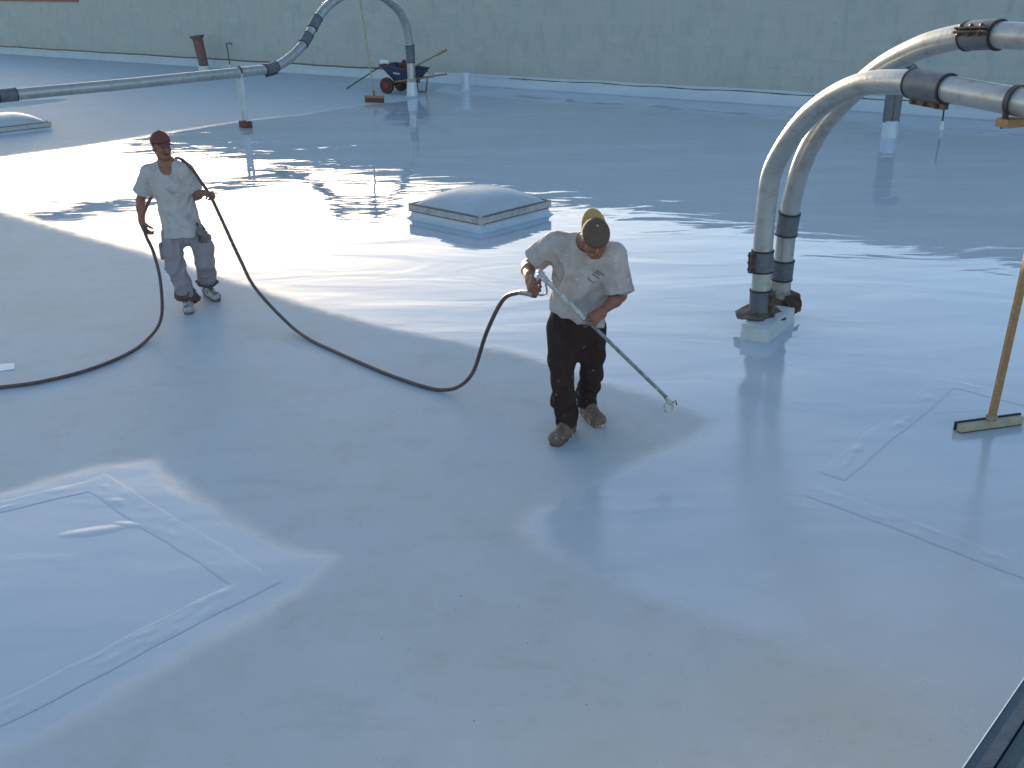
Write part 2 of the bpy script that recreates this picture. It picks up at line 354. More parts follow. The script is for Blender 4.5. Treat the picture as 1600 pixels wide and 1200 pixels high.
def sdist(px, py, poly):
    """signed distance to a polygon, positive inside"""
    d = np.full(px.shape, 1e9); ins = np.zeros(px.shape, bool); n = len(poly)
    for i in range(n):
        ax, ay = poly[i]; bx, by = poly[(i+1) % n]; ex, ey = bx-ax, by-ay
        t = np.clip(((px-ax)*ex+(py-ay)*ey)/(ex*ex+ey*ey), 0, 1)
        d = np.minimum(d, (px-ax-t*ex)**2+(py-ay-t*ey)**2)
        c = ((ay > py) != (by > py)) & (px < (bx-ax)*(py-ay)/(by-ay+1e-12)+ax); ins ^= c
    return np.sqrt(d)*np.where(ins, 1, -1)
def wetness(x, y):
    w = .15+.008*np.clip(y-5, 0, 30)
    w = w+.45*np.clip((x-.9)/1.2, 0, 1)*np.clip((4.6-y)/1.2, 0, 1)     # soft overspray in the near right corner
    a = .5+sdist(x, y, WET)/(2*w)
    b = .5+sdist(x, y, PATCH)/(2*.13)
    return np.clip(np.maximum(a, b), -.2, 1.2)
def graded(segs):
    out = []
    for a, b, s in segs: out.append(np.arange(a, b, s))
    out.append([segs[-1][1]]); return np.concatenate(out)
gx = graded([(-46, -14, 2.), (-14, -6, .2), (-6, 6, .06), (6, 14, .2), (14, 46, 2.)])
gy = graded([(-14, 2.4, 2.), (2.4, 9, .05), (9, 16, .08), (16, 32, .16), (32, 52, 2.)])
X, Y = np.meshgrid(gx, gy); nx = len(gx)
keep = None
V = np.stack([X.ravel(), Y.ravel(), np.zeros(X.size)], 1)
i = np.arange(X.size).reshape(X.shape); F = np.stack([i[:-1, :-1], i[:-1, 1:], i[1:, 1:], i[1:, :-1]], -1).reshape(-1, 4)
cen = V[F].mean(1); F = F[((cen-WA)@WN) > -3.0]                  # the roof stops behind the wall
def wet_attr(o, val=None):
    me = o.data; co = np.empty(len(me.vertices)*3, np.float32); me.vertices.foreach_get('co', co); co = co.reshape(-1, 3)
    a = me.attributes.new('wet', 'FLOAT', 'POINT')
    w = wetness(co[:, 0].astype(float), co[:, 1].astype(float)) if val is None else np.full(len(co), val)
    a.data.foreach_set('value', w.astype(np.float32))
roof = obj('roof', (V, F), M['roof'], None, kind='structure'); wet_attr(roof)
roof['label'] = 'flat white roof, half of it under wet shiny coating'

# welted seams of the membrane under the fresh coating: raised strips with fishmouths
def strip(p0, p1, w, h=.004, bumps=3, seed=0):
    p0 = np.array(p0); p1 = np.array(p1); L = np.linalg.norm(p1-p0); d = (p1-p0)/L; n = np.array([-d[1], d[0]])
    r = np.random.default_rng(seed)
    ts = np.linspace(0, L, int(L/.02)+2); a = np.array([-.5, -.47, -.44, -.4, -.3, -.2, -.1, 0, .1, .2, .3, .4, .44, .47, .5])
    T, A = np.meshgrid(ts, a, indexing='ij')
    prof = np.interp(np.abs(A), [0, .40, .45, .5], [1., 1., .85, 0.])*h
    endf = np.clip(np.minimum(T, L-T)/.03, 0, 1); z = prof*endf
    for _ in range(bumps):
        c = r.uniform(.06, .94)*L; q = r.uniform(-.3, .3); sx = r.uniform(.02, .06); sy = r.uniform(.05, .16); hh = r.uniform(.0012, .0035)
        ang = r.uniform(-.5, .5); u = (T-c)+ang*(A-q)*w
        z = z+hh*np.exp(-(u/sx)**2-((A-q)/sy)**2)*endf*np.clip((.5-np.abs(A))/.1, 0, 1)
    wob = .006*np.sin(ts*5+seed)[:, None]+.003*np.sin(ts*17+seed*2)[:, None]
    P = p0[None, None]+T[..., None]*d+(A*w+wob)[..., None]*n
    V = np.concatenate([P, (z+.0015)[..., None]], -1).reshape(-1, 3)
    k = len(a); i = np.arange(T.size).reshape(T.shape); F = np.stack([i[:-1, :-1], i[1:, :-1], i[1:, 1:], i[:-1, 1:]], -1).reshape(-1, 4)
    return V, F
def seam(name, *a, **k):
    o = obj(name, strip(*a, **k), M['roof'], roof, smooth=True); wet_attr(o); return o
seam('seam_strip', (-2.83, 5.87), (-1.47, 4.65), .20, .0010, 10, 1)
seam('seam_strip', (-1.37, 4.70), (-2.62, 3.36), .19, .0010, 10, 2)
seam('seam_strip', (-2.74, 5.80), (-4.3, 4.95), .16, .0008, 7, 3)
seam('seam_strip', (3.50, 7.28), (2.08, 5.73), .19, .0009, 11, 4)
seam('seam_strip', (1.90, 5.55), (3.1, 4.33), .17, .0009, 10, 5)
seam('seam_strip', (3.50, 7.20), (4.6, 6.15), .17, .0008, 7, 6)
def wrinkle(c, L, w, h, ang):
    t = np.linspace(-1, 1, 25); a = np.linspace(-1, 1, 9); T, A = np.meshgrid(t, a, indexing='ij'); ca, sa = math.cos(ang), math.sin(ang)
    z = h*np.clip(1-T**2, 0, 1)*np.cos(A*np.pi/2)**2; lx = T*L/2; ly = A*w/2*(1-.5*T**2)+.03*T**2*L
    V = np.stack([c[0]+lx*ca-ly*sa, c[1]+lx*sa+ly*ca, z-.0006], -1).reshape(-1, 3)
    i = np.arange(T.size).reshape(T.shape); F = np.stack([i[:-1, :-1], i[1:, :-1], i[1:, 1:], i[:-1, 1:]], -1).reshape(-1, 4)
    o = obj('membrane_wrinkle', (V, F), M['roof'], roof, smooth=True); wet_attr(o)
for q in [((-2.55, 5.20), .46, .16, .0055, .25), ((-2.36, 5.27), .26, .12, .0045, -.15), ((-2.1, 4.0), .44, .07, .004, .82), ((-1.8, 4.33), .3, .06, .003, .8), ((2.2, 5.24), .40, .08, .004, -.72)]:
    wrinkle(*q)
# shallow puddle near the far skylight, its sheet given a slight tilt for the sky reflection
pud = [(-13.9, 25.35), (-12.9, 25.10), (-12.1, 25.2), (-11.6, 25.7), (-11.3, 26.35), (-11.9, 26.36), (-12.6, 26.15), (-13.4, 25.95)]
pc = np.mean(pud, 0); pv = catmull(np.c_[np.array(pud+[pud[0]]), np.zeros(9)], 6)[:-1]
sl = .016
pv[:, 2] = .014+((pv[:, :2]-pc)@np.array([-.25, .97]))*-sl+0
top = pv.copy(); bot = pv.copy(); bot[:, 2] = -.01; n_ = len(pv)
pd = obj('puddle', (np.vstack([top, bot]), [list(range(n_))]+[[k, n_+k, n_+(k+1) % n_, (k+1) % n_] for k in range(n_)]), mat('puddle_water', (.55, .60, .66), .03), None, kind='structure')

ground = obj('ground', (np.array([(-900, -900, -6), (900, -900, -6), (900, 900, -6), (-900, 900, -6)]), [[0, 1, 2, 3]]), M['ground'], None, kind='structure')
# faces of the building under the roof edge
bl = obj('building_base', box((0, 0, -3.05), (1, 0, 0), (0, 1, 0), (0, 0, 1), (91.9, 27.9, 5.9)), M['wall'], None, kind='structure')

# ---- block wall
H_WALL, H_LOW, S_STEP = 2.86, 1.96, 1.55
def wp(s, z, off=0): return WA+WU*s+WN*off+np.array([0, 0, z])
wall = thing('block_wall', 'long grey green painted block wall closing off the far side of the roof', 'wall', tuple(WA))
S0, S1 = -8.0, 62.0
def wbox(s0, s1, z0, z1, o0, o1):
    return box((wp(s0, z0, o0)+wp(s1, z1, o1))/2, WU, -WN, (0, 0, 1), (s1-s0, o1-o0, z1-z0))
bl_list = []
for r in range(int(H_WALL/.2)):
    s = S0-(.2 if r % 2 else 0)
    while s < S1:
        if not (s+.2 < S_STEP and (r+1)*.2 > H_LOW-.02): bl_list.append((s, r*.2))
        s += .4
bl_list = np.array(bl_list)
cen = np.array([wp(a+.2, b+.1) for a, b in bl_list])
inview = (bl_list[:, 0] < 32.6) & (bl_list[:, 1] < 2.25) & (bl_list[:, 1] > .3) & (bl_list[:, 0] > 0)
order = np.argsort(np.where(inview, np.linalg.norm(cen-np.array([0, 0, 3.16]), axis=1), 1e9))
near = set(order[:290].tolist())
bm_ = None
def block_geo(): # a block with its face edges chamfered, in wall axes, back face left out
    w, h, t, c = .393, .193, .05, .0045
    P = [(-w/2, 0, -h/2), (w/2, 0, -h/2), (w/2, 0, h/2), (-w/2, 0, h/2), (-w/2, t-c, -h/2), (w/2, t-c, -h/2), (w/2, t-c, h/2), (-w/2, t-c, h/2), (-w/2+c, t, -h/2+c), (w/2-c, t, -h/2+c), (w/2-c, t, h/2-c), (-w/2+c, t, h/2-c)]
    F = [[0, 1, 5, 4], [1, 2, 6, 5], [2, 3, 7, 6], [3, 0, 4, 7], [4, 5, 9, 8], [5, 6, 10, 9], [6, 7, 11, 10], [7, 4, 8, 11], [8, 9, 10, 11]]
    V = np.array([WU*a+WN*b+np.array([0, 0, c_]) for a, b, c_ in P]); return V, [q[::-1] for q in F]
bv, bf = block_geo()
proto = None; VV = []; FF = []; n = 0
for k, (s, z) in enumerate(bl_list):
    c = wp(s+.2, z+.1, -.045+rng.uniform(-.0018, .0018))
    if k in near:
        if proto is None:
            proto = obj('block', (bv+WA, bf), M['wall'], wall); o = proto
        else:
            o = proto.copy(); COL.objects.link(o); o.parent = wall
        o.location = c-WA
    else:
        VV.append(bv+c); FF += [[q+n for q in f] for f in bf]; n += len(bv)
obj('blockwork', (np.concatenate(VV), FF), M['wall'], wall, kind='stuff')
mort = M['wall']
obj('mortar_core', join(wbox(S_STEP, S1, 0, H_WALL, -.25, .0028), wbox(S0, S_STEP, 0, H_LOW, -.25, .0028)), mort, wall)
obj('coping', join(wbox(S_STEP+.02, S1, H_WALL+.002, H_WALL+.06, -.30, .05)), M['flashing'], wall)
obj('coping', wbox(S0, S_STEP, H_LOW+.002, H_LOW+.12, -.30, .05), M['copper'], wall, label='rust red coping on the low left end')
# base flashing: wavy turned-up membrane with a 45 degree cant
ss = np.arange(S0, S1, .25)
topz = .27+.055*np.clip((ss-15)/15, 0, 1)+.006*np.sin(ss*1.7)+.004*np.sin(ss*4.1+1)
rows = []
for off, z in ((.014, None), (.016, -.045), (.030, -.055), (.028, .15), (.11, .010), (.28, .003)):
    zz = topz if z is None else (topz+z if z < 0 else np.full(len(ss), z))
    o_ = off+.006*np.sin(ss*2.9+off*40)*(off < .1)
    rows.append(np.array([wp(s, h, o) for s, h, o in zip(ss, zz, o_)]))
V = np.concatenate(rows); k = len(ss); i = np.arange(6*k).reshape(6, k)
def sheet(a, b):
    return np.stack([i[a:b, :-1], i[a:b, 1:], i[a+1:b+1, 1:], i[a+1:b+1, :-1]], -1).reshape(-1, 4)[:, ::-1]
fl = obj('base_flashing', (V, sheet(2, 5)), M['roof'], wall, smooth=40)
a = fl.data.attributes.new('wet', 'FLOAT', 'POINT'); sv = np.tile(ss, 6); a.data.foreach_set('value', np.clip((sv-16.5)/2, 0, 1).astype(np.float32))
sR = ss > 17.5
iR = i[:, sR]
obj('termination_lip', (V, np.concatenate([np.stack([iR[0:2, :-1], iR[0:2, 1:], iR[1:3, 1:], iR[1:3, :-1]], -1).reshape(-1, 4)[:, ::-1]])), M['flashing_top'], wall, smooth=40)
tl = np.array([wp(s, h+.004, .016) for s, h in zip(ss[~sR], topz[~sR]-.0)])
obj('rust_joint', tube(tl, .022, 6), M['rust_line'], wall)
tl = np.array([wp(s, h-.066+.010*np.sin(s*3.1), .034) for s, h in zip(ss[sR], topz[sR]) if s > 20])
obj('lap_gap', tube(tl, [.006+.006*abs(math.sin(q*.9)) for q in range(len(tl))], 6), M['dark_gap'], wall)
tl = np.array([wp(s, h-.045, .008) for s, h in zip(ss[~sR], topz[~sR])])
obj('termination_strip', tube(tl, .022, 6), M['flashing'], wall)

# ---- the ledge the photograph was taken from
LZ = 1.6; la = np.array([.922, 1.571, LZ]); lb = np.array([1.18, 1.843, LZ]); ld = unit(lb-la); ln = np.array([ld[1], -ld[0], 0])
ledge = thing('parapet', 'dark blue grey metal coping of the parapet in the near right corner', 'parapet', (1.0, 1.4, 0))
p0, p1 = la-ld*1.2, la+ld*3.0
def lbox(o0, o1, z0, z1): return box((p0+p1)/2+ln*(o0+o1)/2+np.array([0, 0, (z0+z1)/2-LZ]), ld, ln, (0, 0, 1), (np.linalg.norm(p1-p0), o1-o0, z1-z0), .0015)
obj('coping_trim', lbox(.002, .046, LZ-.07, LZ), M['coping'], ledge)
obj('coping_hem', lbox(-.001, .0015, LZ-.07, LZ+.0015), M['coping_edge'], ledge)
obj('coping_panel', lbox(.049, .62, LZ-.06, LZ-.003), M['coping_panel'], ledge)
obj('wall_face', lbox(.02, .6, .002, LZ-.075), M['wall'], ledge)

# ================================================================ SKYLIGHTS
def skylight(Nc, e1, e2, L, label, hs=.10, rh=.085, dome_h=.20):
    Nc = np.array([Nc[0], Nc[1], 0.]); e1 = np.array([*unit(e1), 0]); e2 = np.array([*unit(e2), 0]); c = Nc+(e1+e2)*L/2
    t = thing('skylight', label, 'skylight', tuple(c), 'domed skylights')
    def ring(h, inset):
        k = L/2-inset; return [c+e1*a*k+e2*b*k+np.array([0, 0, h]) for a, b in ((-1, -1), (1, -1), (1, 1), (-1, 1))]
    lv = [(-.002, -.06), (.015, -.035), (.04, -.012), (hs, 0), (hs, .08)]
    V = np.array(sum([ring(*q) for q in lv], [])); F = []
    for q in range(len(lv)-1):
        for j in range(4): F.append([q*4+j, q*4+(j+1) % 4, q*4+4+(j+1) % 4, q*4+4+j])
    obj('curb', (V, F), M['curb'], t)
    z0, z1 = hs+.004, hs+rh; ov = .025
    for sgn, (a, b) in ((-1, (e1, e2)), (1, (e1, e2)), (-1, (e2, e1)), (1, (e2, e1))):
        ln_ = L+2*ov if a is e1 else L+2*ov-.09
        r = obj('frame_rail', box(c+b*sgn*(L/2+ov-.022)+np.array([0, 0, (z0+z1)/2]), a, b, (0, 0, 1), (ln_, .044, z1-z0), .004), M['alu'], t)
        obj('rail_lip', box(c+b*sgn*(L/2+ov-.018)+np.array([0, 0, z1+.006]), a, b, (0, 0, 1), (ln_+.004, .05, .010), .003), M['gasket'], r)
        obj('rail_gasket', box(c+b*sgn*(L/2+ov-.020)+np.array([0, 0, z0-.004]), a, b, (0, 0, 1), (ln_-.004, .05, .007)), M['gasket'], r)
        for q in (-.42, -.15, .12, .38):
            p = c+b*sgn*(L/2+ov+.001)+a*q*L+np.array([0, 0, (z0+z1)/2+.01])
            obj('screw', cyl(p-b*sgn*.006, p+b*sgn*.004, .006, 8), M['steel'], r)
    for a, b in ((-1, -1), (1, -1), (1, 1), (-1, 1)):
        p = c+e1*a*(L/2+ov-.02)+e2*b*(L/2+ov-.02)
        obj('corner_cap', box(p+np.array([0, 0, (z0+z1)/2+.004]), e1, e2, (0, 0, 1), (.052, .052, z1-z0+.022), .008), M['alu'], t)
    n = 28; g = np.linspace(-1, 1, n); A, B = np.meshgrid(g, g)
    hgt = dome_h*np.power(np.clip((1-np.abs(A)**2.4)*(1-np.abs(B)**2.4), 0, 1), .62)
    k = L/2-.03
    V = (c[None, None]+(A*k)[..., None]*e1+(B*k)[..., None]*e2+(hgt+z1+.006)[..., None]*np.array([0, 0, 1])).reshape(-1, 3)
    i = np.arange(n*n).reshape(n, n); F = np.stack([i[:-1, :-1], i[:-1, 1:], i[1:, 1:], i[1:, :-1]], -1).reshape(-1, 4)
    obj('dome', (V, F), M['dome'], t, smooth=True)
    return t
skylight((-.357, 12.19), (-.752, .66), (.71, .704), 1.24, 'white domed skylight standing in the shining wet coating behind the spraying man')
skylight((-10.55, 20.45), (-.72, .70), (.72, .70), 1.30, 'white domed skylight on the dry roof at the far left edge', hs=.06, rh=.09, dome_h=.19)

# ================================================================ PIPES
PR = .086
def pipe_thing(label, base, loc): return thing('pipe', label, 'pipe', loc, base)
def arc_pts(path, a, b):
    """slice of a resampled path between lengths a and b"""
    L = np.r_[0, np.cumsum(np.linalg.norm(np.diff(path, axis=0), axis=1))]
    t = np.r_[a, L[(L > a+.004) & (L < b-.004)], b]; return np.stack([np.interp(t, L, path[:, k]) for k in range(3)], 1)
def coupling(t, path, a, b, bolts=None, r=PR+.012, rings=True):
    """split sleeve clamped on the pipe, with rubber ends and a bolted flange facing `bolts`"""
    P = arc_pts(path, a, b)
    o = obj('coupling', tube(P, r, 28), M['coupling'], t, smooth=40)
    if rings:
        for q in ((a-.008, a+.006), (b-.006, b+.008)):
            obj('seal_ring', tube(arc_pts(path, *q), r+.004, 28), M['rubber'], o, smooth=40)
    if bolts is not None:
        m_ = len(P)//2; d = unit(P[-1]-P[0]); bd = unit(np.array(bolts)-d*(np.array(bolts)@d)); sd_ = np.cross(d, bd); L = np.linalg.norm(P[-1]-P[0]); c = (P[0]+P[-1])/2
        for s in (-1, 1):
            obj('clamp_flange', box(c+bd*(r+.014)+sd_*s*.013, d, sd_, bd, (L*1.02, .014, .05), .003), M['rust'], o)
        for q in (-.36, -.02, .32):
            p = c+d*q*L+bd*(r+.02)
            obj('bolt', join(cyl(p-sd_*.042, p+sd_*.042, .008, 8), cyl(p+sd_*.02, p+sd_*.034, .017, 6), cyl(p-sd_*.036, p-sd_*.02, .017, 6)), M['bolt'], o)
    return o
def to3(base, phi, sz): 
    d = np.array([math.cos(R_(phi)), math.sin(R_(phi)), 0]); return np.array([np.array([base[0], base[1], 0])+d*s+np.array([0, 0, z]) for s, z in sz])
PHI = -70
# near pipe
b1 = (2.29, 8.50)
path1 = resample(catmull(to3(b1, PHI, [(-.05, .09), (-.072, .40), (-.095, .80), (-.095, 1.12), (-.044, 1.452), (.221, 1.813), (.534, 2.065), (.925, 2.245), (1.33, 2.312), (1.75, 2.318), (2.37, 2.304), (4.0, 2.29), (8.0, 2.27)]), 12), .03)
LN = lambda p: np.r_[0, np.cumsum(np.linalg.norm(np.diff(p, axis=0), axis=1))]
def at_len(path, z=None, s=None, base=None):
    L = LN(path)
    if z is not None: return np.interp(z, path[:, 2][:60], L[:60])
    d = np.array([math.cos(R_(PHI)), math.sin(R_(PHI))]); sv = (path[:, :2]-np.array(base))@d
    k0 = np.argmin(sv); return np.interp(s, sv[k0:], L[k0:])
def split_pipe(t, path, cuts):
    L = LN(path)[-1]; cuts = [0]+cuts+[L]
    for k in range(len(cuts)-1):
        P = arc_pts(path, cuts[k]+.001, cuts[k+1]-.001); bend = np.linalg.norm(unit(P[1]-P[0])-unit(P[-1]-P[-2])) > .5
        obj('pipe_bend' if bend else 'pipe_length', tube(P, PR, 32), M['pipe'], t, smooth=50)
t1 = pipe_thing('nearer of the two big arched pipes, its coupling bolts hanging underneath', 'large arched pipes on the right', (b1[0], b1[1], 0))
c1 = [(at_len(path1, .10), at_len(path1, .36)), (at_len(path1, .535), at_len(path1, .72)), (at_len(path1, s=1.50, base=b1), at_len(path1, s=1.83, base=b1))]
split_pipe(t1, path1, [sum(c)/2 for c in c1])
coupling(t1, path1, *c1[0], bolts=(.75, -.65, 0)); coupling(t1, path1, *c1[1], bolts=(-.93, -.35, 0)); coupling(t1, path1, *c1[2], bolts=(.1, .0, -1))
# strap and timber block at the picture's right edge
a1 = at_len(path1, s=2.42, base=b1); P = arc_pts(path1, a1-.02, a1+.02)
d_ = unit(P[-1]-P[0]); s_ = unit(np.cross(d_, (0, 0, 1))); u_ = np.cross(s_, d_); cst = P.mean(0)
ang = np.linspace(-.25*np.pi, 1.25*np.pi, 30); 
stp = [cst+s_*(PR+.009)*math.cos(q)+u_*(PR+.009)*math.sin(q) for q in ang]
stp = [stp[0]-u_*.05]+stp+[stp[-1]-u_*.05]
SV = []; 
for p in stp:
    o_ = unit(p-cst); SV += [p-d_*.018-o_*.004, p+d_*.018-o_*.004, p+d_*.018+o_*.005, p-d_*.018+o_*.005]
SF = [[k*4+j, k*4+(j+1) % 4, k*4+4+(j+1) % 4, k*4+4+j] for k in range(len(stp)-1) for j in range(4)]
st = obj('strap', (SV, SF), M['strap'], t1)
obj('timber_block', box(cst-u_*(PR+.036)+d_*.01, s_, d_, u_, (.21, .10, .05), .004), M['wood'], st)
for s in (-1, 1):
    obj('strap_bolt', cyl(cst-u_*(PR+.07)+s_*s*.088, cst-u_*(PR-.03)+s_*s*.088, .009, 8), M['rust'], st)
# far pipe
b2 = (2.60, 8.75)
path2 = resample(catmull(to3(b2, PHI, [(-.18, .08), (-.165, .45), (-.156, .85), (-.095, 1.246), (.045, 1.596), (.32, 1.939), (.793, 2.303), (1.18, 2.491), (1.483, 2.581), (1.77, 2.627), (2.15, 2.641), (4.0, 2.65), (8.0, 2.66)]), 12), .03)
t2 = pipe_thing('farther and taller of the two big arched pipes, rusty bolts across its top coupling', 'large arched pipes on the right', (b2[0], b2[1], 0))
c2 = [(at_len(path2, .36), at_len(path2, .535)), (at_len(path2, .785), at_len(path2, .985)), (at_len(path2, s=1.67, base=b2), at_len(path2, s=1.94, base=b2))]
split_pipe(t2, path2, [at_len(path2, .34)]+[sum(c)/2 for c in c2])
coupling(t2, path2, *c2[0]); coupling(t2, path2, *c2[1]); coupling(t2, path2, *c2[2], bolts=(-.45, -.85, .30))
obj('patched_sleeve', tube(arc_pts(path2, .02, at_len(path2, .345)), [PR+.006+.003*math.sin(q*2.1) for q in range(len(arc_pts(path2, .02, at_len(path2, .345))))], 24), M['grout'], t2, smooth=True)
# pedestal below both pipes and their torn base flanges
q0, q1, q2 = np.array([2.05, 8.28, 0]), np.array([2.27, 8.19, 0]), np.array([2.63, 8.70, 0])
q3 = q0+(q2-q1)
ped = thing('pipe_pedestal', 'low white coated plinth that both arched pipes rise from', 'plinth', (2.33, 8.35, 0))
zc = .125; cc = (q0+q2)/2
V = [p+(p-cc)*.04 for p in (q0, q1, q2, q3)]+[p+np.array([0, 0, zc]) for p in (q0, q1, q2, q3)]
obj('plinth', (V, [[0, 1, 5, 4], [1, 2, 6, 5], [2, 3, 7, 6], [3, 0, 4, 7], [4, 5, 6, 7]]), M['curb_matte'], ped)
obj('plinth_cap', (np.array([cc+(p-cc)*1.01+np.array([0, 0, z]) for z in (zc+.003, zc+.02) for p in (q0, q1, q2, q3)]), [[0, 1, 5, 4], [1, 2, 6, 5], [2, 3, 7, 6], [3, 0, 4, 7], [4, 5, 6, 7]]), M['curb_matte'], ped)
def torn_flange(t, c, nrm, r1, r2, seed, axis):
    """sheet metal collar, bent and torn at its rim"""
    r = np.random.default_rng(seed); nrm = unit(nrm); ax = unit(np.array(axis)-nrm*(np.array(axis)@nrm)); ay = np.cross(nrm, ax); n = 40
    ph = np.linspace(0, 2*np.pi, n, endpoint=False); k = np.array([r.normal() for _ in range(8)])
    rim = 1+.05*np.sin(3*ph+k[0])+.035*np.sin(7*ph+k[1])+.02*np.sin(13*ph+k[2]); dz = .018*np.sin(2*ph+k[3])+.010*np.sin(5*ph+k[4])
    rows = []
    for fr_, zz in ((.0, .03), (.42, .03), (.52, .012), (.8, .004), (1., 0), (1.0, -.012), (.8, -.008), (.3, -.006)):
        rows.append(np.array([c+ax*r1*fr_*rm*math.cos(p)+ay*r2*fr_*rm*math.sin(p)+nrm*(zz+d*fr_**2) for p, rm, d in zip(ph, rim if fr_ > .7 else np.ones(n), dz)]))
    V = np.concatenate(rows); F = [[q*n+j, q*n+(j+1) % n, (q+1)*n+(j+1) % n, (q+1)*n+j] for q in range(len(rows)-1) for j in range(n)]
    return V, F
obj('base_flange', torn_flange(t1, np.array([2.262, 8.53, .150]), (.03, -.06, 1), .225, .20, 3, (1, .1, 0)), M['rust'], t1, smooth=60)
fo = obj('base_flange', torn_flange(t2, np.array([2.545, 8.88, .165]), (.22, -.42, 1), .215, .19, 9, (1, .25, 0)), M['rust'], t2, smooth=60)
hn = unit((.22, -.42, 1)); hc = np.array([2.635, 8.785, .160])
hx = unit(np.array([1, .2, 0])-hn*(np.array([1, .2, 0])@hn)); hy = np.cross(hn, hx)
hv = [hc+hn*(.017+.006*math.sin(3*q))+hx*.085*math.cos(q)*(1+.1*math.sin(2*q))+hy*.10*math.sin(q) for q in np.linspace(0, 2*np.pi, 20, endpoint=False)]
obj('torn_opening', (np.vstack([hv, np.array(hv)-hn*.004]), [list(range(20))]+[[k, 20+k, 20+(k+1) % 20, (k+1) % 20] for k in range(20)]), M['hole'], fo)
# far left pipe: a long run on a stand, an S bend, an arch and a drop into the roof
run = [(-18.2, 8.0, 1.13), (-12.5, 14.0, 1.115), (-8.79, 17.84, 1.10), (-7.11, 19.39, 1.10), (-5.46, 21.16, 1.10), (-5.15, 21.50, 1.10)]
A0 = np.array([-4.974, 21.713]); dd = np.array([.528, .849])
arch = [np.array([*(A0+dd*s), z]) for s, z in [(.0, 1.105), (.45, 1.19), (1.0, 1.44), (1.37, 1.745), (1.655, 2.02), (2.05, 2.27), (2.6, 2.46), (3.1, 2.53), (3.6, 2.47), (4.05, 2.32), (4.52, 2.05), (4.80, 1.67), (4.905, 1.2), (4.91, 1.07), (4.905, .46), (4.90, -.02)]]
path3 = resample(catmull(np.vstack([run, arch]), 10), .06)
t3 = thing('pipe', 'long far pipe from the left edge rising over an arch beside the wheelbarrow', 'pipe', (-2.4, 25.85, 0))
L3 = LN(path3); d3 = (path3[:, :2]-A0)@dd
def l3(px_pt): return L3[np.argmin(np.linalg.norm(path3-np.array(px_pt), axis=1))]
PR = .10
cut3 = [l3((-8.6, 18.05, 1.1)), l3(arch[0]), l3((*(A0+dd*1.2), 1.6)), l3((*(A0+dd*1.55), 1.92)), l3(arch[7]), l3((*(A0+dd*4.905), 1.05))]
split_pipe(t3, path3, cut3)
for (a, b), bo in (((-.30, .0), None), ((-.10, .22), (-.3, -.6, -.9)), ((-.11, .15), None), ((-.15, .14), None), ((-.16, .16), (0, 0, -1)), ((-.15, .26), None)):
    k = [cut3[0], cut3[1], cut3[2], cut3[3], cut3[4], cut3[5]][[(-.30, .0), (-.10, .22), (-.11, .15), (-.15, .14), (-.16, .16), (-.15, .26)].index((a, b))]
    coupling(t3, path3, k+a, k+b, bolts=bo, r=PR+.014)
obj('roof_boot', join(cyl((-2.384, 25.877, .0), (-2.384, 25.877, .34), .150, 24, .118), cyl((-2.384, 25.877, -.002), (-2.384, 25.877, .02), .24, 24, .17)), M['curb'], t3, smooth=40)
obj('boot_clamp', cyl((-2.384, 25.877, .34), (-2.384, 25.877, .42), .116, 24), M['grout'], t3, smooth=40)
# stand under the run
sb = np.array([-5.80, 22.17, 0]); pr = np.array([-5.62, 20.98, 0]); sd3 = unit((.70, .71, 0)); pn = np.array([sd3[1], -sd3[0], 0])
kp = path3[np.argmin(np.linalg.norm(path3[:, :2]-np.array([-5.46, 21.16]), axis=1))]
sb = np.array([kp[0], kp[1], 0])
sup = thing('pipe_stand', 'white strut stand on a brown timber foot holding up the far left pipe', 'pipe stand', tuple(sb))
obj('foot_block', box(sb+np.array([0, 0, .065]), sd3, pn, (0, 0, 1), (.16, .27, .13), .008), M['rust_red'], sup)
for s in (-1, 1):
    obj('post', beam(sb+pn*s*.075+np.array([0, 0, .13]), sb+pn*s*.095+np.array([0, 0, kp[2]-.02]), .05, .05, (1, 0, 0), .004), M['curb_matte'], sup)
obj('web_plate', box(sb+np.array([0, 0, .55]), sd3, pn, (0, 0, 1), (.012, .10, .80)), M['curb_matte'], sup)
ang = np.linspace(0, np.pi, 20); cp = [np.array([kp[0], kp[1], kp[2]])+pn*(PR+.012)*math.cos(q)+np.array([0, 0, 1])*(PR+.012)*math.sin(q) for q in ang]
obj('saddle_strap', tube([cp[0]-np.array([0, 0, .1])]+cp+[cp[-1]-np.array([0, 0, .1])], .014, 8), M['rust'], sup, smooth=True)

# ================================================================ SMALL ROOF FITTINGS
# rusty vent with a rim
vb = np.array([-9.72, 33.4, 0])
v_ = thing('vent_pipe', 'short rusty red vent pipe with a rim, near the wall at upper left', 'vent', tuple(vb))
obj('shaft', cyl(vb+(0, 0, .12), vb+(-.10, .0, 1.0), .145, 20, .165), M['vent_rust'], v_, smooth=40)
obj('rim', cyl(vb+(-.098, 0, .97), vb+(-.106, 0, 1.05), .20, 20, .235), M['vent_rust'], v_, smooth=40)
obj('boot', cyl(vb+(0, 0, -.002), vb+(0, 0, .13), .20, 20, .165), M['curb_matte'], v_, smooth=40)
def hook(base, h, label, bend=(.14, .02), r=.016, boot=True):
    b = np.array([*base, 0.]); t = thing('conduit', label, 'conduit', tuple(b), 'thin conduit stubs')
    P = catmull([b+(0, 0, 0), b+(-.01, 0, h*.6), b+(-.03, 0, h-.05), b+(-.02, 0, h), b+(bend[0]*.6, bend[1], h+.01), b+(bend[0], bend[1], h-.04)], 8)
    obj('rod', tube(P, r, 10), M['dark_gap'], t, smooth=True)
    if boot: obj('boot', cyl(b-(0, 0, .002), b+(0, 0, .16), .05, 14, .028), M['curb'], t, smooth=40)
